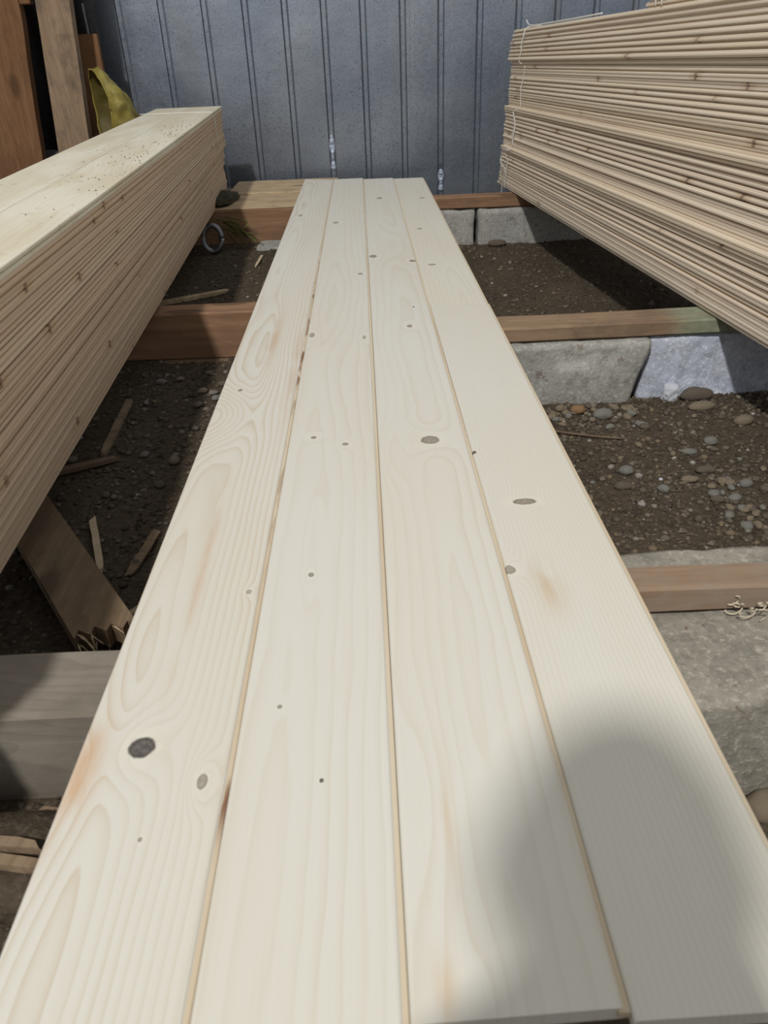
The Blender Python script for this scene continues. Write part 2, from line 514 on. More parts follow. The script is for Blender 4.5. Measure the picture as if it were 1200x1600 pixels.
def build_ground():
    xs = np.concatenate([np.linspace(-3.2, -1.0, 12)[:-1], np.linspace(-1.0, 1.4, 150), np.linspace(1.4, 3.4, 12)[1:]])
    ys = np.concatenate([np.linspace(-2.0, 0.2, 12)[:-1], np.linspace(0.2, 3.6, 200), np.linspace(3.6, 4.6, 14)[1:]])
    V = [(x, y, ground_z(x, y)) for y in ys for x in xs]
    nx = len(xs)
    F = [(j * nx + i, j * nx + i + 1, (j + 1) * nx + i + 1, (j + 1) * nx + i) for j in range(len(ys) - 1) for i in range(nx - 1)]
    o = mesh_obj('floor', V, F, M['soil'], smooth=True)
    tag(o, 'dark brown soil floor strewn with gravel under the boards', kind='structure')
build_ground()

# ---- corrugated metal wall at the back: three overlapping sheets
WALL_Y = 4.15
RIBS = [-1.82, -1.63, -1.44, -1.25, -1.06, -0.869, -0.676, -0.494, -0.316, -0.141, 0.035, 0.215, 0.391, 0.569, 0.747, 0.925, 1.103, 1.281, 1.46, 1.64]
wall = empty('wall_back', (0, WALL_Y, -0.02))
tag(wall, 'bluish galvanised corrugated metal sheet wall behind the boards', kind='structure')

def metal_sheet(ribs, xa, xb, yoff, seed, dents):
    xs = [xa]
    for r in ribs:
        xs += [r - 0.0165, r - 0.0125, r - 0.0085, r + 0.0085, r + 0.0125, r + 0.0165]
    xs.append(xb)
    fine = [xs[0]]
    for a, b in zip(xs[:-1], xs[1:]):
        k = max(1, int((b - a) / 0.03))
        fine += [a + (b - a) * (i + 1) / k for i in range(k)]
    zs = list(np.linspace(0.0, 2.3, 58))
    V = []
    for z in zs:
        for x in fine:
            d = 0.0
            for r in ribs:
                t = abs(x - r)
                if t < 0.0167:
                    hgt = 0.009
                    for (dr, z0, z1) in dents:
                        if abs(dr - r) < 0.01 and z0 < z < z1: hgt = 0.003 + 0.006 * abs(math.sin((z - z0) * 60))
                    d = -hgt * min(1.0, max(0.0, (0.0165 - t) / 0.008))
                    if t > 0.012: d += 0.0035 * (1 - abs(t - 0.0145) / 0.0025) if abs(t - 0.0145) < 0.0025 else 0
            d += 0.004 * noise.noise(Vector((x * 1.7 + seed, z * 1.3, 0))) + 0.0012 * noise.noise(Vector((x * 9 + seed, z * 6, 2)))
            V.append((x, yoff + d, z))
    n = len(fine)
    F = [(j * n + i, j * n + i + 1, (j + 1) * n + i + 1, (j + 1) * n + i) for j in range(len(zs) - 1) for i in range(n - 1)]
    o = mesh_obj('metal_sheet', V, F, M['metal'], wall, smooth=False)
    md = o.modifiers.new('thickness', 'SOLIDIFY'); md.thickness = 0.0012; md.offset = 1.0
    return o

metal_sheet(RIBS[:6], -1.95, -0.842, 0.006, 1.0, [])
metal_sheet(RIBS[5:12], -0.895, 0.247, 0.0, 5.0, [(-0.141, 0.14, 0.36)])
metal_sheet(RIBS[11:], 0.190, 1.75, 0.006, 9.0, [(0.391, 0.10, 0.24)])

M['rib_glint'] = plain('rib_glint', (0.52, 0.58, 0.72), 0.55, metallic=0.25, var=0.3, scale=40.0)  # lamp glint on the dented ribs, painted as a paler colour
def crushed_rib_glint(x, z0, z1):
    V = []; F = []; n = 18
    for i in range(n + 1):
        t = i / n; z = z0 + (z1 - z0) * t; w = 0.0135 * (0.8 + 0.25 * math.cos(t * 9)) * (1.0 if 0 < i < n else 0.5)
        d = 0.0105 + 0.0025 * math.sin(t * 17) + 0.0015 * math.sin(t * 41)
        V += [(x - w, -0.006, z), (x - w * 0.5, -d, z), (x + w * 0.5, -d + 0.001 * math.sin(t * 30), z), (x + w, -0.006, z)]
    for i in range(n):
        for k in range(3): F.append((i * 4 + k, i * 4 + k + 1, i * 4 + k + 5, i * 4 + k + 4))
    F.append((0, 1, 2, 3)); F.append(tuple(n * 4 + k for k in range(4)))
    o = mesh_obj('crushed_rib_glint', V, F, M['rib_glint'], wall); o['label'] = 'crushed length of rib with a painted glint near the foot of the sheet'
crushed_rib_glint(-0.141, 0.235, 0.395)
crushed_rib_glint(0.391, 0.12, 0.22)

# ---- dark side wall of upright boards behind the leaning planks
wl = empty('wall_left', (-1.72, 3.2, 0.0))
tag(wl, 'dark boarded side wall behind the leaning planks', kind='structure')
for i in range(10):
    w = 0.155
    yc = -0.85 + i * 0.192
    q = random.Random(i).uniform(-0.006, 0.006)
    V = [(q + sx * 0.011, yc + sy * 0.093, z) for z in (-0.02, 2.3) for (sx, sy) in ((-1, -1), (1, -1), (1, 1), (-1, 1))]
    F = [(0, 1, 2, 3), (4, 5, 6, 7), (0, 1, 5, 4), (1, 2, 6, 5), (2, 3, 7, 6), (3, 0, 4, 7)]
    mesh_obj('wall_board', V, F, M['beam_dark'], wl)

# ================================================================== LAID BOARDS
BT = 0.0135                                 # board thickness
PITCH = 0.1415
def laid_board(xc, y0, y1, mat, tmat, label, skew0=0.0, skew1=0.0, seed=0, dz=0.0, wl_=0.0690, wr=0.0680):
    """planed board, origin at its near end; chamfered top edges, tongue on the right as a child"""
    L = y1 - y0
    ch = 0.0018
    prof = [(-wl_, 0.0), (wr, 0.0), (wr, 0.0035), (wr - 0.0002, BT - 0.0020), (wr - ch, BT - 0.0004), (wr - 2 * ch, BT), (-wl_ + 2 * ch, BT), (-wl_ + ch, BT - 0.0004), (-wl_, BT - 0.0024)]
    ys = [0.0] + [L * (i / 60.0) for i in range(1, 60)] + [L]
    V, F = extrude_profile(prof, ys, lambda i, y: (0.0007 * noise.noise(Vector((y * 1.3, seed * 5.0, 0))), 0.0))
    for k in range(len(prof)):
        x, y, z = V[k]; V[k] = (x, y + skew0 * (x / 0.07), z)
        j = len(V) - len(prof) + k
        x, y, z = V[j]; V[j] = (x, y + skew1 * (x / 0.07), z)
    o = mesh_obj('tongue_and_groove_board', V, F, mat, None, (xc, y0, H - BT + dz))
    tag(o, label, 'board', 'planed boards laid side by side in the middle')
    tp = [(wr - 0.004, 0.0050), (wr + 0.0037, 0.0050), (wr + 0.0041, 0.0057), (wr + 0.0041, 0.0105), (wr + 0.0034, 0.0114), (wr - 0.004, 0.0116)]
    V, F = extrude_profile(tp, ys)
    t = mesh_obj('tongue', V, F, tmat, o)
    t['label'] = 'yellowish tongue strip along the right edge'
    return o

B = [(-0.2080, 0.205, 3.960), (-0.0665, 0.243, 3.945), (0.0750, 0.249, 3.905), (0.2165, 0.244, 3.885)]
def loc(i, px, py): return (px - B[i][0], py - B[i][1])
def kn(i, x, y, rx, ry, dk, push): a = loc(i, x, y); return (a[0], a[1], rx, ry, dk, push)
def sw(i, x, y, sx, sy, r): a = loc(i, x, y); return (a[0], a[1], sx, sy, r)
def stn(i, x, y, sx, sy, r, c): a = loc(i, x, y); return (a[0], a[1], sx, sy, r, c)

m1 = board_material('spruce_face_swirled', 1.0, 115.0, -0.035, 0.05, 0.010, 0.010, 0.05,
    [sw(0, -0.262, 1.215, 0.052, 0.12, 8.5), sw(0, -0.215, 1.60, 0.022, 0.30, -3.2), sw(0, -0.235, 0.80, 0.02, 0.25, 2.0), sw(0, -0.26, 0.46, 0.03, 0.12, 2.5)],
    [kn(0, -0.221, 0.487, 0.0125, 0.0125, 1.0, 3.4), kn(0, -0.160, 0.446, 0.0048, 0.0085, 0.55, 3.6), kn(0, -0.242, 1.33, 0.0045, 0.006, 0.9, 0.0),
     kn(0, -0.238, 3.047, 0.008, 0.020, 0.5, 1.0), kn(0, -0.200, 0.392, 0.0020, 0.0023, 0.7, 0.0), kn(0, -0.152, 0.712, 0.0035, 0.0045, 0.3, 1.0)],
    0.85,
    [stn(0, -0.268, 0.46, 0.013, 0.055, 0.9, (0.66, 0.40, 0.21)), stn(0, -0.205, 1.62, 0.010, 0.15, 0.55, (0.60, 0.36, 0.20)), stn(0, -0.213, 0.78, 0.006, 0.16, 0.5, (0.62, 0.38, 0.20)), stn(0, -0.150, 1.45, 0.008, 0.25, 0.4, (0.58, 0.36, 0.20))])
m2 = board_material('spruce_face_plain', 2.0, 62.0, -0.03, 0.05, 0.012, 0.004, 0.055,
    [sw(1, -0.085, 0.80, 0.012, 0.13, 1.6), sw(1, -0.07, 1.45, 0.03, 0.2, 1.5)],
    [kn(1, -0.097, 1.115, 0.0045, 0.0050, 0.85, 1.3), kn(1, -0.046, 1.086, 0.0055, 0.0050, 0.8, 1.3), kn(1, -0.082, 0.740, 0.0036, 0.0045, 0.8, 1.0),
     kn(1, -0.101, 0.529, 0.0024, 0.0028, 0.7, 0.5), kn(1, -0.058, 0.441, 0.0020, 0.0024, 1.0, 0.0), kn(1, -0.102, 2.881, 0.011, 0.020, 0.4, 2.0),
     kn(1, -0.125, 1.63, 0.006, 0.016, 0.5, 3.0), kn(1, -0.018, 2.141, 0.008, 0.012, 0.4, 1.5), kn(1, -0.012, 1.60, 0.004, 0.012, 0.3, 1.8)],
    0.34)
m3 = board_material('spruce_face_knotted', 3.0, 66.0, 0.015, 0.05, 0.012, 0.006, 0.06,
    [sw(2, 0.025, 1.05, 0.022, 0.10, -2.2), sw(2, 0.03, 0.42, 0.02, 0.12, 1.8), sw(2, 0.06, 0.26, 0.015, 0.05, 1.2), sw(2, 0.09, 2.5, 0.04, 0.3, 3.0)],
    [kn(2, 0.087, 1.086, 0.0150, 0.0150, 0.75, 2.6), kn(2, 0.089, 1.662, 0.0060, 0.010, 0.75, 1.5), kn(2, 0.107, 1.806, 0.0028, 0.005, 1.0, 0.0),
     kn(2, 0.021, 2.338, 0.0120, 0.019, 0.8, 2.2), kn(2, 0.066, 3.356, 0.012, 0.022, 0.7, 1.5), kn(2, 0.133, 2.261, 0.010, 0.013, 0.95, 1.5)],
    0.40, [stn(2, 0.028, 0.268, 0.010, 0.022, 0.45, (0.66, 0.42, 0.22)), stn(2, 0.045, 0.40, 0.004, 0.06, 0.4, (0.64, 0.44, 0.24))])
m4 = board_material('spruce_face_fine', 4.0, 190.0, -0.14, 0.02, 0.03, 0.002, 0.03, [],
    [kn(3, 0.198, 0.886, 0.0165, 0.0080, 0.85, 1.5), kn(3, 0.152, 0.732, 0.0065, 0.0090, 0.55, 4.0), kn(3, 0.1495, 1.038, 0.0042, 0.0050, 1.0, 1.0)],
    0.32, [stn(3, 0.190, 0.700, 0.016, 0.045, 0.6, (0.62, 0.44, 0.25))])
m5 = board_material('spruce_face_far', 5.0, 80.0, 0.02, 0.04, 0.02, 0.006, 0.05, [],
    [(0.185 - 0.215, 2.214 - 1.817, 0.012, 0.010, 0.6, 1.5), (0.238 - 0.215, 3.327 - 1.817, 0.013, 0.014, 0.5, 1.5), (-0.03, 0.9, 0.010, 0.014, 0.4, 1.5)],
    0.30, base=(0.77, 0.735, 0.63))
tm1 = tongue_material('tongue_barky', 1.0, [(1.25, 0.22, 0.95), (1.75, 0.35, 0.8), (0.22, 0.03, 0.9), (0.72, 0.2, 0.4)])
tm2 = tongue_material('tongue_clear', 2.0)
tm3 = tongue_material('tongue_gold', 3.0)

laid_board(*B[0], m1, tm1, 'leftmost laid board, swirling grain and a round black knot near the front', skew1=-0.03, seed=1)
laid_board(*B[1], m2, tm2, 'second laid board from the left, nearly plain with a few pin knots', seed=2)
laid_board(*B[2], m3, tm3, 'third laid board from the left, with a large grey oval knot midway', seed=3, skew0=0.002, dz=0.0006)
laid_board(B[3][0], B[3][1], 1.812, m4, tm2, 'rightmost laid board, long near piece with fine straight grain and thin grey knot', seed=4, skew0=0.001, skew1=-0.0260)
laid_board(B[3][0] - 0.0015, 1.8145, B[3][2], m5, tm2, 'short far piece of the rightmost laid board, ending near the metal wall', seed=5, skew0=-0.0235, dz=-0.0004)

# ================================================================== BEAMS AND BLOCKS
JT = -BT - 0.0006                            # tops of the beams that carry the laid boards
GL = -H                                      # soil level
# right side battens
beam('wooden_batten', -0.24, 0.80, 0.699, 0.745, JT - 0.036, JT, M['beam_worn'], 'worn brown batten on the speckled concrete slab, nearest on the right', 'batten', seed=1)
beam('wooden_batten', -0.22, 1.12, 1.660, 1.756, JT - 0.034, JT, M['beam_green'], 'wide batten with green paint on its right end, on two blocks', 'batten', rz=0.010, seed=2)
beam('wooden_batten', -0.12, 0.715, 3.392, 3.470, JT - 0.046, JT, M['beam_red'], 'orange-brown batten in front of the metal wall, right of the boards', 'batten', rz=-0.012, seed=3, slant=-0.012)
# left side beams
beam('timber_beam', -0.95, -0.10, 0.598, 0.702, GL, -0.064, M['beam_grey'], 'grey cement-stained beam under the near end of the left stack', 'beam', seed=4, rz=-0.004, bev=0.006)
beam('timber_beam', -1.02, -0.10, 1.995, 2.085, -0.170, -0.046, M['beam_red'], 'dark red-brown beam crossing under the middle of the left stack', 'beam', seed=5, rz=-0.025)
beam('timber_batten', -0.98, -0.12, 1.975, 2.085, -0.182, -0.1705, M['beam'], 'thin batten lying flat beneath the dark red-brown left beam', 'batten', seed=6, rz=-0.025)
beam('timber_beam', -1.05, -0.15, 3.318, 3.652, -0.150, JT - 0.001, M['beam_red'], 'broad red-brown beam with pale top, front one under left stack end', 'beam', seed=7, rz=-0.006)
beam('timber_plank', -0.63, -0.15, 3.318, 3.648, JT - 0.0009, JT - 0.0001 + 0.004, M['beam_pale'], 'pale plank capping the front beam below the left stack end', 'plank', seed=8, rz=-0.006, bev=0.001, wob=0.0)
beam('timber_plank', -0.60, -0.12, 3.662, 4.030, -0.12, JT + 0.010, M['beam_pale'], 'pale plank lying against the foot of the metal wall', 'plank', seed=9, rz=-0.006)

# concrete blocks, right
rough_block('concrete_slab', 0.02, 0.80, 0.560, 0.838, GL - 0.03, JT - 0.040, M['concrete_rough'], 'rough speckled concrete slab, nearest on the right, carrying a batten', seed=1, amp=0.005, rz=0.02, cat='slab')
rough_block('concrete_block', 0.12, 0.612, 1.642, 1.805, GL - 0.03, JT - 0.038, M['concrete'], 'smooth grey concrete block with a broken slanting right end', seed=2, amp=0.004, shear=0.045, chip=0.10)
rough_block('concrete_block', 0.622, 0.945, 1.676, 1.836, GL - 0.03, JT - 0.037, M['concrete_blue'], 'pale bluish rough-faced concrete block under the right stack', seed=3, amp=0.007, rz=0.02, div=0.010)
rough_block('concrete_block', 0.05, 0.462, 3.375, 3.560, GL - 0.04, JT - 0.050, M['concrete'], 'far grey concrete block close to the right edge of the boards', seed=4, amp=0.006, rz=-0.01)
rough_block('concrete_block', 0.476, 0.960, 3.365, 3.560, GL - 0.03, JT - 0.050, M['concrete'], 'far grey concrete block half shaded by the right stack', seed=5, amp=0.005, rz=-0.01)

# ================================================================== STACKS
def stack_profiles():
    T = BT; w = 0.070
    tongue = [(-w + 0.0075, 0.0), (w, 0.0), (w, T), (-w + 0.0040, T), (-w + 0.0024, T - 0.0012), (-w + 0.0022, 0.0098), (-w - 0.0006, 0.0094), (-w - 0.0012, 0.0082), (-w - 0.0012, 0.0052), (-w - 0.0006, 0.0040), (-w + 0.0072, 0.0036)]
    groove = [(-w + 0.0005, 0.0), (w, 0.0), (w, T), (-w + 0.0012, T), (-w, T - 0.0012), (-w, 0.0086), (-w + 0.0030, 0.0082), (-w + 0.0030, 0.0056), (-w + 0.0005, 0.0052)]
    return tongue, groove

def stack_mesh(name, prof, L, mirror, bow, mat):
    p = [(-x, z) for x, z in prof] if mirror else prof
    V, F = extrude_profile(p, [-L * i / 8.0 for i in range(9)], lambda i, y: (bow * math.sin(math.pi * -y / L), 0))
    me = bpy.data.meshes.new(name); me.from_pydata(V, [], F)
    bm = bmesh.new(); bm.from_mesh(me); bmesh.ops.recalc_face_normals(bm, faces=bm.faces); bm.to_mesh(me); bm.free()
    me.materials.append(mat)
    return me

def ordinal(n):
    return '%d%s' % (n, 'th' if 10 <= n % 100 <= 20 else {1: 'st', 2: 'nd', 3: 'rd'}.get(n % 10, 'th'))

tp, gp = stack_profiles()
LEN = 3.66
R_MESH = [stack_mesh('stack_board', p, LEN, False, b, M['edge']) for p, b in ((tp, 0.0), (tp, 0.004), (gp, -0.003), (tp, -0.004))]
L_MESH = [stack_mesh('stack_board', p, 3.42, True, b, M['edge_shaded']) for p, b in ((tp, 0.0), (gp, 0.003), (tp, -0.003), (gp, 0.0))]
L_TOP = stack_mesh('stack_top_board', gp, 3.42, True, 0.0, M['top'])

def place(me, name, loc, rz, pitch, label, group, roll=0.0):
    o = bpy.data.objects.new(name, me); COL.objects.link(o)
    o.location = loc; o.rotation_euler = (pitch, roll, rz)
    return tag(o, label, 'board', group)

# right stack: 43 layers in four tied bundles; the bundles spread a little towards the near end
rng = random.Random(7)
rz_r = math.atan2(0.0812, 0.9967)
bundles = [(12, 'lowest bundle'), (11, 'second bundle from below'), (12, 'third bundle from below'), (8, 'topmost full bundle')]
xoff = [0.000, 0.010, 0.024, 0.018]
k = 0
NR = 43
RP = 0.01355
R_FACE = []
for bi, (n, bname) in enumerate(bundles):
    for j in range(n):
        zf = JT + 0.0004 + k * RP
        slope = 0.0165 * (k / NR)
        t = j / max(1, n - 1)
        if bi == 0: xe, ye = 0.606 + 0.004 * t, -0.02 * rng.random() - 0.02 * t
        elif bi == 1: xe, ye = 0.618 + 0.004 * t, -0.03 * rng.random()
        elif bi == 2: xe, ye = 0.632 + 0.004 * t, -0.025 * rng.random() - 0.02 * t
        else: xe, ye = 0.624 + 0.010 * t, -0.010 - 0.045 * t * t
        if bi in (0, 1) and j == n - 1: xe -= 0.004
        if bi == 0 and j == 0: ye += 0.03
        xe += rng.uniform(-0.0025, 0.0025)
        mi = rng.choice([0, 1, 3, 0, 2]) if bi < 3 else rng.choice([0, 1])
        if j == n - 1 and bi < 2: mi = 2
        R_FACE.append((xe, zf))
        nth = NR - k
        lab = 'pale board, %s layer from the top of the tall right stack, %s' % (ordinal(nth), bname)
        for c in range(3):
            xc = xe + 0.0705 + c * 0.1425
            yc = 3.690 + ye + (0 if c == 0 else rng.uniform(-0.02, 0.02))
            me = R_MESH[mi]
            if c == 0: l = lab
            elif c == 1: l = 'inner board of the tall right stack, %s layer from its top, middle row' % ordinal(nth)
            else: l = 'inner board of the tall right stack, %s layer from its top, rear row' % ordinal(nth)
            place(me, 'stack_board', (xc, yc, zf + H), rz_r, -slope, l, 'boards of the tall right stack')
        k += 1
# a further bundle on top, its end set nearer the camera
for j in range(7):
    zf = JT + 0.0004 + NR * RP + j * 0.0138
    zf2 = zf + 0.0165 * 1.34
    xe = 0.752 + 0.006 * j / 6 + rng.uniform(-0.002, 0.002)
    for c in range(3):
        place(R_MESH[rng.choice([0, 1, 3])], 'stack_board', (xe + 0.0705 + c * 0.1425, 2.355 + rng.uniform(-0.006, 0.01) - 0.01 * (j % 3), zf2 + H), rz_r, -0.0167,
              'board in the short bundle on top of the right stack, %s up, %s row' % (ordinal(j + 1), ('front', 'middle', 'rear')[c]), 'boards of the bundle on top of the right stack')

# left stack: 25 layers, two boards wide, dipping slightly towards the camera
rz_l = math.atan2(0.042, 0.9991)
NL = 25
rng = random.Random(11)
zig = [0.00, -0.006, 0.004, -0.012, -0.03, -0.045, -0.05, -0.06, -0.045, -0.05, -0.03, -0.035, -0.02, 0.02, 0.03, 0.01, 0.0, -0.01, -0.02, -0.02, -0.025, -0.02, -0.03, -0.02, -0.035]
for k in range(NL):
    zf = JT + 0.0065 + k * 0.01365
    xe = -0.626 + 0.026 * (k / NL) + rng.uniform(-0.002, 0.002)
    ye = 3.835 + zig[k] + rng.uniform(-0.008, 0.008)
    nth = NL - k
    for c in range(2):
        top = k == NL - 1
        me = L_TOP if top else L_MESH[rng.choice([0, 1, 2, 3, 1])]
        if top: lab = ('dusty white-faced top board of the left stack, nearer the laid boards', 'dusty white-faced top board of the left stack, nearer the leaning planks')[c]
        elif c == 0: lab = 'board edge in the left stack, %s layer from its top, facing the laid boards' % ordinal(nth)
        else: lab = 'inner board of the left stack, %s layer from its top, on its far side' % ordinal(nth)
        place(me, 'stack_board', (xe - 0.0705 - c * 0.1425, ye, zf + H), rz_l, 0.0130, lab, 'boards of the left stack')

# ================================================================== TWINE
def rx_at(z):                                # front face of the right stack at its tied end
    best = min(R_FACE, key=lambda q: abs(q[1] - z))
    return best[0] - 0.006
def twine_bundle(label, pts, extra=None, r=0.0016):
    o = tube('twine', smooth_path(pts, 5), r, M['twine'], sides=6, loc=tuple(pts[0]))
    tag(o, label, 'twine', 'twine around the right stack bundles')
    if extra:
        for e in extra:
            c = tube('loose_end', [p - Vector(pts[0]) for p in smooth_path(e, 5)], r, M['twine'], o, sides=6)
    return o
def fp(y, z, out=0.0):                       # a point on the right stack's face
    y -= 0.13
    return Vector((rx_at(z) + (3.69 - y) * 0.0815 - out, y, z + H))
ztop = JT + NR * RP + 0.003
twine_bundle('white twine tied around the topmost full bundle of the right stack', [Vector((fp(3.585, ztop).x + 0.06, 3.455, ztop + 0.008 + H)), fp(3.585, ztop, -0.004), fp(3.60, 0.52), fp(3.595, 0.50, 0.002), fp(3.605, 0.465), fp(3.60, 0.452)],
    [[fp(3.585, ztop, 0.001), fp(3.575, 0.545, 0.003), fp(3.60, 0.525, 0.002), fp(3.615, 0.505, 0.002)]])
twine_bundle('thin white twine on the third bundle of the right stack, with a slanting tail', [fp(3.56, 0.448), fp(3.575, 0.41), fp(3.58, 0.375, 0.002), fp(3.585, 0.34), fp(3.588, 0.30)], [[fp(3.58, 0.375, 0.003), fp(3.62, 0.357, 0.004), fp(3.645, 0.342, 0.001)]])
twine_bundle('doubled white twine around the second bundle of the right stack', [fp(3.59, 0.296, 0.004), fp(3.62, 0.285, 0.003), fp(3.622, 0.24), fp(3.63, 0.20), fp(3.625, 0.160)], [[fp(3.62, 0.285, 0.004), fp(3.61, 0.24, 0.002), fp(3.618, 0.20, 0.002), fp(3.64, 0.165, 0.001)]], r=0.002)
twine_bundle('knotted white twine with a loop on the lowest bundle of the right stack', [fp(3.60, 0.150, 0.012), fp(3.635, 0.138, 0.012), fp(3.645, 0.10, 0.004), fp(3.655, 0.06, 0.004), fp(3.66, 0.02, 0.003), fp(3.665, -0.01, 0.003)],
    [[fp(3.63, 0.148, 0.014), fp(3.675, 0.14, 0.014), fp(3.70, 0.115, 0.02), fp(3.69, 0.09, 0.02), fp(3.655, 0.075, 0.012), fp(3.65, 0.062, 0.01)], [fp(3.65, 0.062, 0.01), fp(3.68, 0.02, 0.008), fp(3.69, -0.02, 0.008), fp(3.70, -0.06, 0.012)]])
# white cord lying along the top of the right stack
tz = ztop + H
cord = [Vector((0.660, 3.50, tz + 0.028)), Vector((0.665, 3.47, tz + 0.012)), Vector((0.672, 3.40, tz + 0.008)), Vector((0.69, 3.2, tz + 0.011)), Vector((0.71, 2.95, tz + 0.015)), Vector((0.735, 2.7, tz + 0.021))]
c_o = tube('cord', smooth_path(cord, 6), 0.002, M['twine'], loc=tuple(cord[2]))
tag(c_o, 'white cord with an upturned end lying along the top of the right stack', 'cord')
up = empty('twine', (0.752, 2.27, tz + 0.026)); tag(up, 'pair of white twine strands around the short bundle atop the right stack', 'twine', 'twine around the right stack bundles')
for dy in (0.0, -0.045):
    tube('strand', [Vector((0.0, dy, z)) + Vector((-0.003, 0.004 * math.sin(z * 60), 0)) for z in np.linspace(-0.004, 0.095, 8)], 0.002, M['twine'], up)
# left stack twine
def lz(y, k): return JT + 0.0065 + k * 0.01365 - 0.013 * (3.83 - y) + H
lt = [Vector((-0.884, 3.50, lz(3.5, 25) + 0.0015)), Vector((-0.80, 3.49, lz(3.5, 25) + 0.002)), Vector((-0.68, 3.485, lz(3.5, 25) + 0.002)), Vector((-0.590, 3.48, lz(3.5, 25) + 0.001)), Vector((-0.583, 3.48, lz(3.5, 23))), Vector((-0.588, 3.50, lz(3.5, 19))), Vector((-0.593, 3.52, lz(3.5, 15)))]
l_o = tube('twine', lt, 0.0022, M['twine'], loc=tuple(lt[3]))
tag(l_o, 'white twine across the top and side of the left stack near its far end', 'twine')
lt2 = [Vector((-0.600, 3.36, lz(3.4, 12))), Vector((-0.605, 3.37, lz(3.4, 8))), Vector((-0.608, 3.38, lz(3.4, 4)))]
l_o = tube('twine', lt2, 0.0013, M['twine'], loc=tuple(lt2[2]))
tag(l_o, 'thin pale twine low on the side of the left stack', 'twine')

# ================================================================== LEFT CORNER: leaning planks, cloth, bag
def leaning_plank(name, bl, br, tl, tr, y, th, mat, label, lean=0.0, seed=0, wavy=0.004):
    """upright plank: bottom-left/right and top-left/right (x, z) corners of its front face, z from the board top"""
    n = 26; V = []; F = []
    for i in range(n + 1):
        t = i / n
        for s, (a, b) in enumerate(((bl, tl), (br, tr))):
            x = a[0] + (b[0] - a[0]) * t; z = a[1] + (b[1] - a[1]) * t
            x += wavy * noise.noise(Vector((z * 4, seed * 3 + s * 5, 0)))
            for q in (0, 1): V.append((x, y + q * th + lean * t, z + H))
    for i in range(n):
        b = i * 4
        for (p, q) in ((0, 2), (2, 3), (3, 1), (1, 0)): F.append((b + p, b + q, b + 4 + q, b + 4 + p))
    F.append((0, 2, 3, 1)); F.append((n * 4, n * 4 + 2, n * 4 + 3, n * 4 + 1))
    ox = Vector(((bl[0] + br[0]) / 2, y, bl[1] + H))
    o = mesh_obj(name, [Vector(v) - ox for v in V], F, mat, None, ox)
    return tag(o, label, 'plank', 'planks leaning in the corner')

leaning_plank('leaning_plank', (-1.600, GL), (-1.405, GL), (-1.53, 1.30), (-1.305, 1.30), 3.66, 0.05, M['plank_red'], 'red-brown rough plank standing upright, leftmost in the corner', lean=0.10, seed=1, wavy=0.018)
leaning_plank('leaning_plank', (-1.328, GL), (-1.190, GL), (-1.236, 1.30), (-1.100, 1.30), 3.66, 0.05, M['plank_tan'], 'tan weathered plank with grey stains standing upright beside the yellow bag', lean=0.08, seed=2)
leaning_plank('leaning_plank', (-1.262, GL), (-1.122, GL), (-1.200, 0.62), (-1.100, 0.62), 3.86, 0.03, M['plank_red'], 'dark brown narrow board half hidden behind the tan plank', lean=0.02, seed=3)
leaning_plank('leaning_plank', (-1.66, GL), (-1.575, GL), (-1.66, 0.14), (-1.60, 0.14), 3.50, 0.04, M['beam'], 'short grey board end low at the far left edge', lean=0.02, seed=4)
beam('timber_rail', -1.70, -1.30, 3.735, 3.775, 0.725, 0.80, M['plank_red'], 'dark horizontal rail behind the head of the red-brown plank', 'rail', seed=12)

# dark cloth hanging behind the planks
def cloth(name, xa, xb, za, zb, y, mat, label, amp, freq, seed, hem=None):
    nx, nz = 60, 40; V = []; F = []
    for j in range(nz + 1):
        for i in range(nx + 1):
            u, t = i / nx, j / nz
            x = xa + (xb - xa) * u; z = za + (zb - za) * t
            if hem: z = max(z, za + hem(u))
            d = amp * math.sin(x * freq + 2.0 * noise.noise(Vector((x * 2, z * 3, seed)))) + amp * 0.8 * noise.noise(Vector((x * 7, z * 2.5, seed + 4)))
            V.append((x, y + d, z + H))
    for j in range(nz):
        for i in range(nx): F.append((j * (nx + 1) + i, j * (nx + 1) + i + 1, (j + 1) * (nx + 1) + i + 1, (j + 1) * (nx + 1) + i))
    ox = Vector(((xa + xb) / 2, y, za + H))
    o = mesh_obj(name, [Vector(v) - ox for v in V], F, mat, None, ox, smooth=True)
    md = o.modifiers.new('thickness', 'SOLIDIFY'); md.thickness = 0.004
    return tag(o, label, 'cloth')
cloth('hanging_cloth', -1.66, -1.120, -0.18, 1.35, 4.00, M['cloth'], 'dark grey cloth hanging in folds behind the upright planks', 0.022, 34.0, 1.0, hem=lambda u: max(0.0, (u - 0.72)) * 2.6 * (1 if u < 0.9 else 1.05))
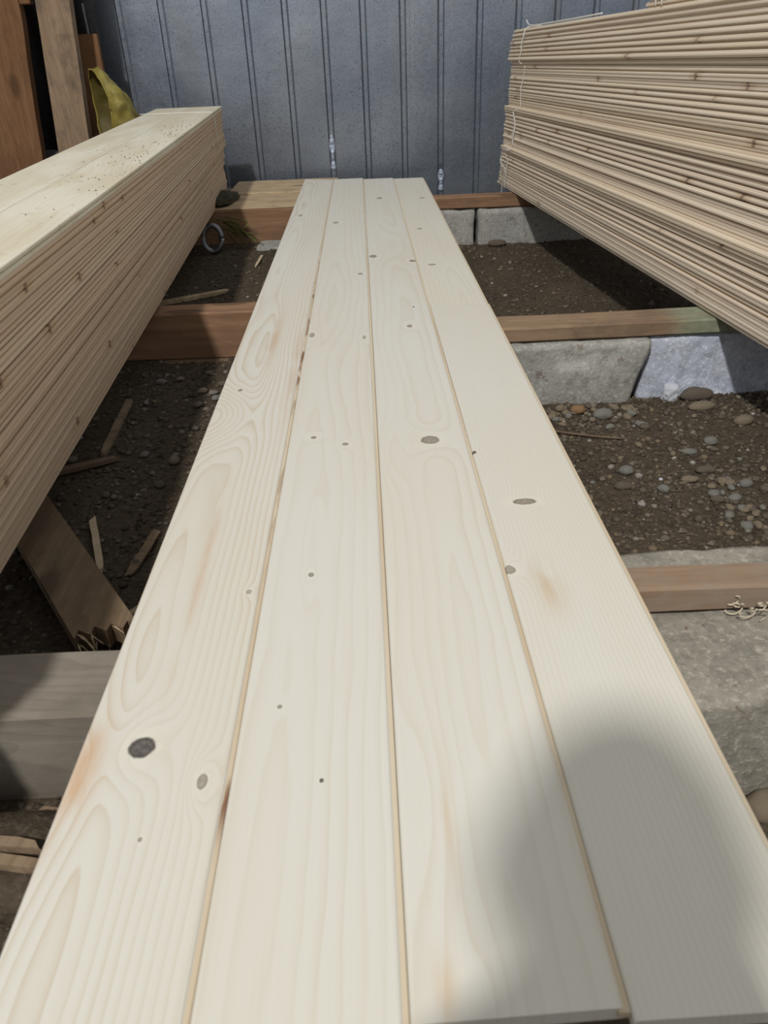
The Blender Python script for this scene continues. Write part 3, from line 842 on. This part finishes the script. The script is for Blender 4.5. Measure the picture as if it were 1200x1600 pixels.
# grey sack sagging between the two planks
def sack(name, c, r, mat, label, seed, amp=0.12, cat='sack'):
    bm = bmesh.new(); bmesh.ops.create_icosphere(bm, subdivisions=4, radius=1.0)
    for v in bm.verts:
        p = v.co.copy()
        f = 1 + amp * noise.noise(p * 1.6 + Vector((seed, 0, 0))) + amp * 0.5 * noise.noise(p * 4 + Vector((seed, 3, 0)))
        v.co = Vector((p.x * r[0] * f, p.y * r[1] * f, max(-r[2] * 0.92, p.z * r[2] * f)))
    o = bm_obj(name, bm, mat, None, c, smooth=True)
    return tag(o, label, cat)
sack('grey_sack', (-1.385, 3.84, 0.175 + 0.02), (0.13, 0.09, 0.20), M['cloth_grey'], 'grey woven sack bulging between the red and tan planks', 2.0)
p_o = tube('thin_pipe', [(-1.150, 3.93, 0.93), (-1.148, 3.92, 0.90), (-1.140, 3.90, 0.70), (-1.136, 3.88, 0.0)], 0.005, M['rod'], sides=10, loc=(-1.136, 3.88, 0.0))
tag(p_o, 'thin grey pipe standing upright just behind the yellow bag', 'pipe')

# yellow bag, mouth open to the left
def yellow_bag():
    root = empty('yellow_bag', (-1.0, 3.62, 0.0)); tag(root, 'crumpled yellow plastic bag, mouth open, behind the left stack', 'bag')
    nr, ns = 22, 56
    path = [(-0.060, 0.0, 0.590), (-0.030, 0.0, 0.588), (0.0, 0.0, 0.572), (0.03, 0.0, 0.545), (0.06, 0.005, 0.50), (0.088, 0.01, 0.44), (0.11, 0.012, 0.38), (0.14, 0.015, 0.30)]
    rad = [(0.085, 0.150), (0.088, 0.150), (0.088, 0.145), (0.085, 0.136), (0.080, 0.122), (0.07, 0.10), (0.055, 0.075), (0.035, 0.05)]
    def interp(t, arr):
        f = t * (len(arr) - 1); i = min(int(f), len(arr) - 2); g = f - i
        return [a + (b - a) * g for a, b in zip(arr[i], arr[i + 1])]
    V = []; F = []
    for i in range(nr + 1):
        t = i / nr
        c = interp(t, path); ry, rzz = interp(t, rad)
        for k in range(ns):
            a = 2 * math.pi * k / ns
            e = Vector(((0.66 - 0.45 * min(1, t * 2.2)) * ry, -ry, 0)) * math.cos(a)
            p = Vector((c[0] - 0.02 * (1 - t) * math.sin(a) ** 2, c[1], c[2] - 0.045)) + e + Vector((0, 0, rzz)) * math.sin(a)
            n_ = noise.noise_vector(p * 11) * 0.020 + noise.noise_vector(p * 24) * 0.014 + noise.noise_vector(p * 55) * 0.006
            V.append(p + n_ * (0.35 + 0.65 * min(1, t * 4)))
    for i in range(nr):
        for k in range(ns): F.append((i * ns + k, i * ns + (k + 1) % ns, (i + 1) * ns + (k + 1) % ns, (i + 1) * ns + k))
    b = mesh_obj('bag_body', V, F, M['bag'], root, smooth=True)
    b.data.materials.append(M['bag_in_shade']); md = b.modifiers.new('thickness', 'SOLIDIFY'); md.thickness = 0.0015; md.material_offset = 1
    # hem around the mouth
    rim = [Vector(V[k]) for k in range(ns)] + [Vector(V[0])]
    tube('hem', rim, 0.004, M['bag'], root, sides=6)
    # bag belly below, resting on the soil
    bm = bmesh.new(); bmesh.ops.create_icosphere(bm, subdivisions=4, radius=1.0)
    for v in bm.verts:
        p = v.co.copy(); f = 1 + 0.14 * noise.noise(p * 2.0) + 0.06 * noise.noise(p * 6)
        v.co = Vector((0.06 + p.x * 0.11 * f, p.y * 0.10 * f, max(0.004, 0.21 + p.z * 0.21 * f)))
    bm_obj('bag_belly', bm, M['bag'], root, smooth=True)
yellow_bag()

# ================================================================== SMALL THINGS NEAR THE LEFT STACK'S FAR END
sack('olive_sack', (-0.600, 3.50, H - 0.0138 + 0.019), (0.062, 0.15, 0.019), M['olive'], 'small olive sack squeezed beneath the far end of the left stack', 5.0, 0.30)
# steel ring
rg = []
for i in range(33):
    a = 2 * math.pi * i / 32
    rg.append(Vector((0.036 * math.cos(a), 0.012 * math.sin(a), 0.058 + 0.046 * math.sin(a))))
ring_o = tube('steel_ring', [Vector((-0.592, 3.12, 0.058)) + p for p in rg], 0.0105, M['steel'], sides=10, loc=(-0.592, 3.12, 0.058))
tag(ring_o, 'dull steel ring on the soil below the left stack end', 'ring')
rng = random.Random(3)
tuft = empty('leaf_tuft', (-0.545, 3.24, 0.055)); tag(tuft, 'tuft of dry green leaves hanging by the steel ring', 'plant')
for i in range(11):
    a = rng.uniform(-1.5, 1.2); L = rng.uniform(0.04, 0.13); w = rng.uniform(0.006, 0.011)
    rx_, h0 = rng.uniform(-0.02, 0.03), rng.uniform(0.06, 0.115)
    pts = [Vector((rx_ - 0.03, 0.01, h0)), Vector((rx_ - 0.01 + L * 0.15, -0.012, h0 + rng.uniform(-0.012, 0.012))), Vector((rx_ + L * rng.uniform(0.25, 0.6), -0.03, h0 - rng.uniform(0.01, 0.03))), Vector((rx_ + L * rng.uniform(0.4, 1.0), -0.05 - rng.random() * 0.03, max(0.012, h0 - rng.uniform(0.03, 0.09))))]
    P_ = smooth_path(pts, 4); V = []; F = []
    for j, p in enumerate(P_):
        ww = w * math.sin(math.pi * (0.15 + 0.84 * j / (len(P_) - 1)))
        V += [p + Vector((-ww * 0.5, ww, 0.002)), p + Vector((0, 0, -0.0015)), p + Vector((ww * 0.5, -ww, 0.002))]
    for j in range(len(P_) - 1):
        for q in (0, 1): F.append((j * 3 + q, j * 3 + q + 1, j * 3 + q + 4, j * 3 + q + 3))
    lf = mesh_obj('leaf', V, F, M['leaf'], tuft, smooth=True)
    lf.modifiers.new('thickness', 'SOLIDIFY').thickness = 0.0008
rough_block('stone_slab', -0.435, -0.20, 3.16, 3.30, -0.20, -0.135, M['st_grey'] if False else M['concrete'], 'thin grey stone slab at the foot of the broad left beam', seed=9, amp=0.006, cat='stone', round_=0.006)

# splintered plank lying from under the left stack to the grey beam
def broken_plank():
    a = Vector((-0.640, 1.205, 0)); b = Vector((-0.384, 0.830, 0))
    d = (b - a).normalized(); n = Vector((-d.y, d.x, 0)); w = 0.0400
    root = empty('broken_plank', (b.x, b.y, H - 0.158)); tag(root, 'broken plank with a splintered end slanting out from under left stack', 'plank')
    a = a - d * 0.10
    L = (b - a).length
    V = []; F = []; N = 14
    ends = [0.012, -0.004, 0.016, 0.002, 0.022, 0.010, 0.030, 0.018, 0.034]
    for i in range(N + 1):
        s = L * i / N
        for k in range(9):
            q = -w + 2 * w * k / 8
            e = ends[k] if i == N else 0
            p = -d * (L - s) + d * e + n * q
            for top in (0, 1): V.append((p.x, p.y, top * 0.030 - 0.0 + (L - s) * 0.02))
    idx = lambda i, k, t: (i * 9 + k) * 2 + t
    for i in range(N):
        for k in range(8):
            for t in (0, 1): F.append((idx(i, k, t), idx(i, k + 1, t), idx(i + 1, k + 1, t), idx(i + 1, k, t)))
        for k in (0, 8): F.append((idx(i, k, 0), idx(i, k, 1), idx(i + 1, k, 1), idx(i + 1, k, 0)))
    for i in (0, N):
        for k in range(8): F.append((idx(i, k, 0), idx(i, k + 1, 0), idx(i, k + 1, 1), idx(i, k, 1)))
    mesh_obj('plank_body', V, F, M['offcut'], root)
    r = random.Random(5)
    for k in range(16):
        q = n * r.uniform(-w * 0.9, w * 0.9)
        ln = r.uniform(0.020, 0.052)
        s0 = q + d * (-0.004) + Vector((0, 0, r.uniform(0.004, 0.026)))
        s1 = s0 + d * ln + n * r.uniform(-0.010, 0.010) + Vector((0, 0, r.uniform(-0.012, 0.014)))
        tube('splinter', [s0, (s0 + s1) / 2 + Vector((0, 0, 0.002)), s1], r.uniform(0.0012, 0.0026), M['chip'], root, sides=4, taper=0.15, smooth=False)
broken_plank()

# loose sticks and offcuts on the soil
def stick(p, q, w, t, mat, label, name='wood_offcut', cat='offcut', seed=0):
    p, q = Vector(p), Vector(q); d = (q - p); L = d.length
    prof = [(-w, 0), (w, 0), (w * 0.95, t), (-w * 0.95, t)]
    V, F = extrude_profile(prof, [L * i / 6 for i in range(7)], lambda i, y: (0.0015 * noise.noise(Vector((y * 30, seed, 0))), 0.001 * noise.noise(Vector((y * 30, seed, 5)))))
    for k in range(4):
        x, y, z = V[k]; V[k] = (x, y + 0.006 * ((k * 7 + seed) % 3 - 1), z)
        x, y, z = V[-4 + k]; V[-4 + k] = (x * 0.7, y + 0.008 * ((k * 5 + seed) % 3 - 1), z)
    o = mesh_obj(name, V, F, mat, None, p)
    o.rotation_euler = (math.asin((q.z - p.z) / L), 0, math.atan2(-d.x, d.y))
    return tag(o, label, cat, 'loose offcuts on the soil')
g = lambda x, y, e=0.004: (x, y, ground_z(x, y) + e)
stick(g(-0.70, 2.44), g(-0.465, 2.565), 0.014, 0.010, M['beam_pale'], 'pale pointed offcut on the soil behind the dark left beam', seed=1)
stick(g(-0.57, 1.70), g(-0.555, 1.42), 0.008, 0.008, M['beam'], 'long thin stick in the shade under the left stack edge', seed=2)
stick(g(-0.70, 1.30), g(-0.52, 1.40), 0.010, 0.008, M['offcut'], 'brown sliver half buried under the left stack', seed=9)
stick(g(-0.500, 1.16), g(-0.448, 1.02), 0.006, 0.006, M['chip'], 'bent splinter beside the broken plank', seed=3)
stick(g(-0.380, 1.12), g(-0.400, 1.01), 0.008, 0.004, M['beam'], 'short flat chip in the shade left of the laid boards', seed=4)
stick(g(-0.385, 0.905, 0.008), g(-0.315, 0.975, 0.008), 0.006, 0.005, M['beam_pale'], 'small pale chip touching the left laid board edge line', seed=5)
stick((-0.52, 0.520, 0.0500), (-0.352, 0.496, 0.0500), 0.0060, 0.010, M['beam'], 'upper of two pale sticks at the lower left edge', seed=6)
stick((-0.52, 0.506, 0.0500), (-0.330, 0.472, 0.0500), 0.0060, 0.010, M['beam'], 'lower of two pale sticks at the lower left edge', seed=7)
rough_block('soil_clod', -0.56, -0.325, 0.445, 0.555, -0.21, -0.152, M['soil'], 'low mound of soil carrying the two pale sticks', seed=21, amp=0.006, cat='soil', round_=0.02, div=0.012)
stick(g(-0.40, 0.575, 0.0), g(-0.325, 0.56, 0.0), 0.009, 0.006, M['beam'], 'dull flat chip at the foot of the grey beam', seed=8)
stick(g(-0.395, 3.02), g(-0.402, 2.86), 0.005, 0.004, M['chip'], 'pale splinter on the soil between the left beams', seed=11)
stick(g(0.485, 2.10), g(0.50, 2.00), 0.010, 0.006, M['beam'], 'small flat chip behind the green-painted batten', seed=12)
stick(g(0.52, 2.01), g(0.57, 2.06), 0.006, 0.004, M['beam'], 'thin brown chip behind the green-painted batten', seed=13)
tw = [g(0.355, 1.515, 0.006), g(0.40, 1.478, 0.008), g(0.47, 1.45, 0.006), g(0.53, 1.44, 0.006)]
t_o = tube('twig', smooth_path(tw, 5), 0.0032, M['twig'], taper=0.6, loc=tw[0])
tag(t_o, 'thin curved brown twig on the soil before the grey block', 'twig')
# pale shavings and cobweb on the nearest batten
rng = random.Random(21)
for (bx, by, bz, n, lab) in ((0.425, 0.694, -0.050, 9, 'wisp of grey shavings hanging on the nearest right batten'), (-0.575, 3.60, 0.004, 10, 'curled pale shavings on the plank below the left stack end')):
    root = empty('wood_shavings', (bx, by, bz + H)); tag(root, lab, 'shavings')
    for i in range(n):
        r = rng.uniform(0.004, 0.010); pts = []
        o_ = Vector((rng.uniform(-0.022, 0.022), rng.uniform(-0.012, 0.004), rng.uniform(0.0, 0.02)))
        for j in range(9):
            a = j * 0.6 + i
            pts.append(o_ + Vector((r * math.cos(a) + j * 0.001, -abs(r * math.sin(a)) * 0.6, r * math.sin(a) * 0.7 + j * 0.0008)))
        tube('shaving', pts, 0.0010, M['shaving'], root, sides=4)

# ================================================================== STONES
STONE_MESH = []
for s in range(7):
    bm = bmesh.new(); bmesh.ops.create_icosphere(bm, subdivisions=3, radius=1.0)
    for v in bm.verts:
        p = v.co.copy()
        f = 1 + 0.20 * noise.noise(p * 1.1 + Vector((s * 9.1, 0, 0))) + 0.09 * noise.noise(p * 2.6 + Vector((0, s * 4.3, 0)))
        v.co = Vector((p.x * f, p.y * f * 0.85, p.z * f * 0.66))
    me = bpy.data.meshes.new('stone'); bm.to_mesh(me); bm.free()
    me.polygons.foreach_set('use_smooth', [True] * len(me.polygons))
    STONE_MESH.append(me)
def angular(seed):
    bm = bmesh.new(); bmesh.ops.create_icosphere(bm, subdivisions=3, radius=1.0)
    for v in bm.verts:
        p = v.co.copy(); c = noise.cell_vector(p * 1.35 + Vector((seed * 3.1, 1.7, 0.4)))
        f = 1 + 0.30 * noise.noise(p * 1.3 + Vector((seed, 0, 0))) + 0.20 * noise.noise(p * 3.1 + Vector((0, seed, 0))) + 0.10 * noise.noise(p * 8)
        v.co = Vector((min(p.x, 0.62) * f, p.y * f, max(min(p.z, 0.7), -0.8) * f)) + c * 0.10
    me = bpy.data.meshes.new('angular_stone'); bm.to_mesh(me); bm.free()
    return me
STONE_SETS = {}
def stone(x, y, r, mat, label, mi=0, sc=(1, 1, 1), rz=0.0, mesh=None, group=None, name='stone', sink=0.30):
    key = (mi if mesh is None else ('a', mesh.name), mat.name)
    if key not in STONE_SETS:
        me = (mesh or STONE_MESH[mi]).copy(); me.materials.clear(); me.materials.append(mat); STONE_SETS[key] = me
    o = bpy.data.objects.new(name, STONE_SETS[key]); COL.objects.link(o)
    zz = 0.66 if mesh is None else 0.9
    o.scale = (r * sc[0], r * sc[1], r * sc[2]); o.rotation_euler = (0, 0, rz)
    o.location = (x, y, ground_z(x, y) + r * sc[2] * zz * (1 - 2 * sink) + r * sc[2] * zz * sink)
    return tag(o, label, 'stone', group)
stone(0.695, 1.655, 0.024, M['st_white'], 'whitish jagged stone at the foot of the pale blue block', mesh=angular(4), name='jagged_stone', sc=(0.9, 0.7, 1.1))
stone(0.752, 1.648, 0.034, M['st_brown'], 'flat brown stone beside the whitish jagged stone', 1, (1.1, 0.6, 0.75))
stone(0.742, 1.585, 0.026, M['st_tan'], 'long tan stone in front of the flat brown stone', 2, (1.2, 0.6, 0.6))
stone(0.462, 1.588, 0.0165, M['st_orange'], 'round orange pebble at the foot of the grey block', 3, name='pebble')
stone(0.508, 1.555, 0.020, M['st_grey'], 'largest rounded grey pebble before the grey block', 4, (1.1, 0.9, 1), name='pebble')
stone(0.700, 1.425, 0.0145, M['st_grey'], 'smooth pale grey pebble lying alone on the right soil', 5, name='pebble')
stone(0.640, 1.385, 0.013, M['st_grey'], 'flat grey pebble nearest the middle of the right soil', 0, (1.3, 0.8, 0.8), name='pebble')
stone(0.800, 1.500, 0.018, M['st_tan'], 'tan pebble under the right stack edge shadow', 2, (1.2, 0.8, 0.9), name='pebble')
stone(0.484, 1.298, 0.0145, M['st_grey'], 'rough grey pebble close to the right laid board', 6, name='pebble')
stone(0.462, 1.245, 0.0140, M['st_brown'], 'dark brown pebble close to the right laid board', 1, (1.2, 0.9, 0.8), name='pebble')
stone(0.598, 1.268, 0.0140, M['st_tan'], 'yellowish flat pebble in the middle of the right soil', 3, (1.2, 0.8, 0.7), name='pebble')
stone(0.640, 1.300, 0.0150, M['st_brown'], 'brown oblong pebble beside the pebble patch', 4, (1.3, 0.8, 0.8), name='pebble')
stone(0.600, 1.275, 0.004, M['st_white'], 'tiny white chip of stone on the right soil', mesh=angular(7), name='stone_chip', rz=1.0).location.x = 0.545
stone(0.455, 0.560 - 0.06, 0.045, M['st_white'], 'large bluish-white stone at the lower right edge', mesh=angular(11), name='jagged_stone', sc=(1, 1, 0.9))
stone(0.405, 0.535, 0.022, M['st_tan'], 'round tan pebble behind the bluish-white stone at right', 2, name='pebble')
stone(0.555, 3.335, 0.033, M['st_brown'], 'flat dark stone at the foot of the far right block', 5, (1.2, 0.7, 0.7))
stone(-0.300, 1.165, 0.030, M['st_grey'], 'grey flat stone at the left edge of the laid boards', 1, (1.2, 1, 0.7))
stone(-0.305, 1.49, 0.045, M['st_brown'], 'broad brown stone in the sunlit strip left of the boards', 6, (1, 1.1, 0.6))
stone(-0.318, 1.085, 0.026, M['st_grey'], 'oval grey stone in the shade left of the boards', 3, (1.2, 0.9, 0.7))
# loose pebbles that are told apart only by place
rng = random.Random(42)
mats = ['st_grey', 'st_grey', 'st_tan', 'st_brown', 'st_brown', 'st_tan']
def scatter(n, fn, r0, r1, label, group):
    for i in range(n):
        x, y = fn()
        r = rng.uniform(r0, r1)
        mt = rng.choice(mats)
        stone(x, y, r, M[mt], mt[3:] + ' ' + label, rng.randrange(7), (rng.uniform(0.85, 1.25), rng.uniform(0.8, 1.1), rng.uniform(0.75, 1.0)), rng.uniform(0, 6.28), name='pebble', group=group)
scatter(34, lambda: (rng.gauss(0.655, 0.035), rng.gauss(1.17, 0.065)), 0.006, 0.012, 'small rounded pebble in the patch behind the speckled slab', 'pebble patch behind the speckled slab')
scatter(44, lambda: (rng.uniform(0.34, 0.60), rng.uniform(1.50, 1.62)), 0.006, 0.012, 'small rounded pebble along the foot of the smooth grey block', 'pebbles at the foot of the grey block')
scatter(40, lambda: (rng.uniform(0.36, 0.92), rng.uniform(1.05, 1.60)), 0.004, 0.009, 'little pebble strewn over the open soil on the right', 'pebbles strewn on the right soil')
scatter(26, lambda: (rng.uniform(0.33, 0.80), rng.uniform(2.1, 3.3)), 0.004, 0.009, 'little pebble on the far soil between two right battens', 'pebbles on the far right soil')
scatter(40, lambda: (rng.uniform(-0.42, -0.27), rng.uniform(0.85, 1.9)), 0.006, 0.013, 'rounded pebble in the strip left of the laid boards', 'pebbles left of the boards')
scatter(40, lambda: (rng.uniform(-0.85, -0.40), rng.uniform(0.80, 1.9)), 0.005, 0.012, 'shaded pebble on the soil beneath the left stack', 'pebbles under the left stack')
scatter(26, lambda: (rng.uniform(-0.42, -0.22), rng.uniform(0.28, 0.56)), 0.006, 0.013, 'pebble at the lower left between the sticks and the boards', 'pebbles at the lower left')
scatter(8, lambda: (rng.uniform(0.34, 0.44), rng.uniform(0.42, 0.54)), 0.007, 0.012, 'pebble at the lower right beside the bluish-white stone', 'pebbles at the lower right')

# fine gravel and soil crumbs: nobody could count them
def scatter_mesh(name, n, r0, r1, region, mat, label, seed, sub):
    rs = np.random.RandomState(seed)
    if sub:
        bm = bmesh.new(); bmesh.ops.create_icosphere(bm, subdivisions=1, radius=1.0)
        bv = np.array([v.co[:] for v in bm.verts]); bf = np.array([[v.index for v in f.verts] for f in bm.faces]); bm.free()
    else:
        bv = np.array([(1, 0, 0), (-1, 0, 0), (0, 1, 0), (0, -1, 0), (0, 0, 1), (0, 0, -1.0)])
        bf = np.array([(0, 2, 4), (2, 1, 4), (1, 3, 4), (3, 0, 4), (2, 0, 5), (1, 2, 5), (3, 1, 5), (0, 3, 5)])
    P_ = []
    while len(P_) < n:
        x, y = region(rs)
        P_.append((x, y, ground_z(x, y)))
    P_ = np.array(P_)
    r = r0 + (r1 - r0) * rs.rand(n) ** 2.2
    sc = np.stack([r * rs.uniform(0.8, 1.3, n), r * rs.uniform(0.7, 1.1, n), r * rs.uniform(0.5, 0.85, n)], 1)
    an = rs.uniform(0, 6.28, n); ca, sa = np.cos(an), np.sin(an)
    jit = 1 + rs.uniform(-0.22, 0.22, (n, len(bv), 1))
    v = bv[None] * jit * sc[:, None, :]
    vx = v[..., 0] * ca[:, None] - v[..., 1] * sa[:, None]; vy = v[..., 0] * sa[:, None] + v[..., 1] * ca[:, None]
    v = np.stack([vx, vy, v[..., 2]], -1) + P_[:, None, :] + np.array([0, 0, 1.0]) * (sc[:, 2] * 0.35)[:, None, None]
    f = (bf[None] + (np.arange(n) * len(bv))[:, None, None]).reshape(-1, 3)
    me = bpy.data.meshes.new(name)
    me.from_pydata(v.reshape(-1, 3).tolist(), [], f.tolist())
    at = me.attributes.new('tint', 'FLOAT', 'POINT')
    at.data.foreach_set('value', np.repeat(rs.rand(n), len(bv)).astype(np.float32))
    if sub: me.polygons.foreach_set('use_smooth', [True] * len(me.polygons))
    me.materials.append(mat)
    o = bpy.data.objects.new(name, me); COL.objects.link(o)
    return tag(o, label, 'gravel' if sub else 'soil', kind='stuff')
def vis(rs):
    q = rs.rand()
    if q < 0.40: return rs.uniform(0.26, 1.15), rs.uniform(0.85, 1.68)
    if q < 0.62: return rs.uniform(0.28, 1.2), rs.uniform(1.8, 3.4)
    if q < 0.86: return rs.uniform(-1.0, -0.24), rs.uniform(0.70, 2.0)
    if q < 0.97: return rs.uniform(-0.9, -0.24), rs.uniform(2.05, 3.35)
    return rs.uniform(-0.48, -0.15), rs.uniform(0.25, 0.60)
scatter_mesh('fine_gravel', 5200, 0.0022, 0.0085, vis, M['gravel'], 'fine mixed gravel strewn across the dark soil', 3, True)
scatter_mesh('soil_crumbs', 26000, 0.0016, 0.0070, vis, M['crumb'], 'loose dark crumbs of soil covering the ground', 4, False)

# sawdust specks on top of the left stack
def specks():
    rs = np.random.RandomState(8); V = []; F = []
    for i in range(150):
        y = rs.uniform(1.6, 3.0) if i < 110 else rs.uniform(0.9, 3.7)
        x = -0.605 - (3.835 - y) * -0.042 - abs(rs.normal(0.04, 0.05)) - 0.004
        x = max(x, -0.86)
        z = JT + 0.0065 + 25 * 0.01365 - 0.0130 * (3.835 - y) + H - 0.0001
        r = rs.uniform(0.0012, 0.0035); b = len(V)
        V += [(x + r, y, z), (x - r, y + r, z), (x, y - 1.3 * r, z), (x, y, z + r * 0.9)]
        F += [(b, b + 1, b + 3), (b + 1, b + 2, b + 3), (b + 2, b, b + 3), (b, b + 2, b + 1)]
    o = mesh_obj('sawdust_specks', V, F, M['twig'])
    tag(o, 'dark specks of bark and dirt scattered on the left stack top', 'debris', kind='stuff')
specks()

# ================================================================== THE PHOTOGRAPHER, crouching behind the camera; casts the soft shadow on the near boards
M['jacket'] = plain('dark_jacket', (0.05, 0.06, 0.08), 0.85)
M['skin'] = plain('skin', (0.50, 0.32, 0.23), 0.55, var=0.1)
M['hair'] = plain('dark_hair', (0.03, 0.022, 0.016), 0.6)
M['phone'] = plain('black_phone', (0.02, 0.02, 0.022), 0.3, var=0.1)

def skinned(name, pts, edges, mat, parent=None, root=0, levels=2):
    me = bpy.data.meshes.new(name)
    me.from_pydata([p[0] for p in pts], edges, [])
    o = bpy.data.objects.new(name, me); COL.objects.link(o)
    o.modifiers.new('skin', 'SKIN')
    for i, p in enumerate(pts):
        v = me.skin_vertices[0].data[i]; v.radius = (p[1], p[2] if len(p) > 2 else p[1]); v.use_root = (i == root)
    sb = o.modifiers.new('smooth', 'SUBSURF'); sb.levels = levels; sb.render_levels = levels
    me.materials.append(mat)
    if parent: o.parent = parent
    return o

person = empty('person', (-0.10, -0.60, 0.0))
tag(person, 'person in a dark jacket crouching behind the near board ends with a phone', 'person')
O = Vector((-0.10, -0.60, 0.0))
def q(x, y, z): return tuple(Vector((x, y - (0.12 if y < -0.2 else 0.0), z - (0.05 if z > 0.8 else 0.0))) - O)
pts = [(q(-0.10, -0.62, 0.50), 0.145, 0.12), (q(-0.11, -0.54, 0.70), 0.14, 0.11), (q(-0.12, -0.42, 0.90), 0.155, 0.11), (q(-0.12, -0.33, 1.03), 0.055), (q(-0.12, -0.27, 1.10), 0.052),
       (q(-0.29, -0.39, 0.95), 0.062), (q(-0.31, -0.22, 0.76), 0.046), (q(-0.13, -0.115, 0.665), 0.034),
       (q(0.06, -0.39, 0.95), 0.062), (q(0.12, -0.22, 0.74), 0.046), (q(0.075, -0.115, 0.655), 0.034),
       (q(-0.20, -0.60, 0.46), 0.090), (q(-0.27, -0.27, 0.50), 0.064), (q(-0.25, -0.52, 0.10), 0.044), (q(-0.25, -0.50, 0.055), 0.045), (q(-0.27, -0.34, 0.040), 0.036),
       (q(0.00, -0.60, 0.46), 0.090), (q(0.08, -0.27, 0.50), 0.064), (q(0.06, -0.52, 0.10), 0.044), (q(0.06, -0.50, 0.055), 0.045), (q(0.08, -0.34, 0.040), 0.036)]
edges = [(0, 1), (1, 2), (2, 3), (3, 4), (2, 5), (5, 6), (6, 7), (2, 8), (8, 9), (9, 10), (0, 11), (11, 12), (12, 13), (13, 14), (14, 15), (0, 16), (16, 17), (17, 18), (18, 19), (19, 20)]
skinned('body', pts, edges, M['jacket'], person)
# head: skull, brow, nose, chin, ears in one mesh
bm = bmesh.new(); bmesh.ops.create_icosphere(bm, subdivisions=4, radius=1.0)
for v in bm.verts:
    p = v.co.copy()
    jaw = max(0.0, -p.z)
    x = p.x * (0.076 - 0.020 * jaw); y = p.y * (0.098 - 0.012 * jaw); z = p.z * 0.120
    if p.y > 0.7: y += 0.022 * math.exp(-((p.x / 0.16) ** 2 + ((p.z + 0.08) / 0.22) ** 2))
    if p.y > 0.5: y -= 0.010 * (math.exp(-(((p.x - 0.36) / 0.16) ** 2 + ((p.z - 0.08) / 0.12) ** 2)) + math.exp(-(((p.x + 0.36) / 0.16) ** 2 + ((p.z - 0.08) / 0.12) ** 2)))
    if p.y > 0.5: y -= 0.005 * math.exp(-((p.x / 0.3) ** 2 + ((p.z + 0.48) / 0.05) ** 2))
    if abs(p.x) > 0.9 and abs(p.z) < 0.3: x += math.copysign(0.016, p.x) * math.exp(-((p.y / 0.22) ** 2))
    v.co = Vector((x, y, z))
head = bm_obj('head', bm, M['skin'], person, q(-0.12, -0.215, 1.20), (-0.45, 0, -0.25), smooth=True)
bm = bmesh.new(); bmesh.ops.create_icosphere(bm, subdivisions=4, radius=1.0)
for v in bm.verts:
    p = v.co.copy(); f = 1 + 0.05 * noise.noise(p * 5)
    v.co = Vector((p.x * 0.083 * f, -0.014 + p.y * 0.098 * f, 0.022 + p.z * 0.108 * f))
bmesh.ops.delete(bm, geom=[v for v in bm.verts if v.co.y > 0.045 and v.co.z < 0.075 or v.co.z < -0.055], context='VERTS')
hr = bm_obj('hair', bm, M['hair'], head, smooth=True); hr.modifiers.new('thickness', 'SOLIDIFY').thickness = 0.004

# phone: its lens is where the camera stands
pc = Vector((0, 0, 0.53 + H)) - cf * 0.016 - cu * 0.055 + cr * 0.02
bm = bmesh.new(); bmesh.ops.create_cube(bm, size=1.0); bmesh.ops.scale(bm, vec=(0.072, 0.147, 0.008), verts=bm.verts)
bmesh.ops.bevel(bm, geom=bm.edges[:], offset=0.0035, segments=3, affect='EDGES')
ph = bm_obj('phone', bm, M['phone'], None)
ph.matrix_world = Matrix(((cr.x, cu.x, -cf.x, pc.x), (cr.y, cu.y, -cf.y, pc.y), (cr.z, cu.z, -cf.z, pc.z), (0, 0, 0, 1)))
tag(ph, 'black phone held by the crouching person', 'phone')
# hands: palm and five fingers each, closed on the phone's long sides
for s_, wr_ in ((-1, Vector((-0.13, -0.115, 0.665))), (1, Vector((0.075, -0.115, 0.655)))):
    side = pc + cr * (0.038 * s_) - cu * 0.035
    palm = side + cr * (0.018 * s_) - cf * 0.014
    W = lambda v: tuple(Vector(v) - O)
    hp = [(W(wr_), 0.030, 0.022), (W((wr_ + palm) / 2), 0.030, 0.020), (W(palm), 0.034, 0.017)]
    ed = [(0, 1), (1, 2)]
    for k, ln in enumerate((0.9, 1.0, 0.95, 0.75)):
        b0 = palm + cu * (0.030 - 0.020 * k) + cr * (0.004 * s_)
        b1 = b0 + (cf * 0.026 + cr * (0.006 * s_)) * ln
        b2 = b1 + (cf * 0.006 - cr * (0.020 * s_)) * ln
        b3 = b2 - cr * (0.016 * s_) * ln
        n0 = len(hp)
        hp += [(W(b0), 0.0095), (W(b1), 0.009), (W(b2), 0.008), (W(b3), 0.007)]
        ed += [(2, n0), (n0, n0 + 1), (n0 + 1, n0 + 2), (n0 + 2, n0 + 3)]
    t0 = palm - cu * 0.012 - cf * 0.008; t1 = t0 - cr * (0.022 * s_) - cf * 0.004 + cu * 0.016; t2 = t1 - cr * (0.014 * s_) + cu * 0.018
    n0 = len(hp); hp += [(W(t0), 0.012), (W(t1), 0.0105), (W(t2), 0.0085)]; ed += [(2, n0), (n0, n0 + 1), (n0 + 1, n0 + 2)]
    skinned('hand', hp, ed, M['skin'], person, levels=1)
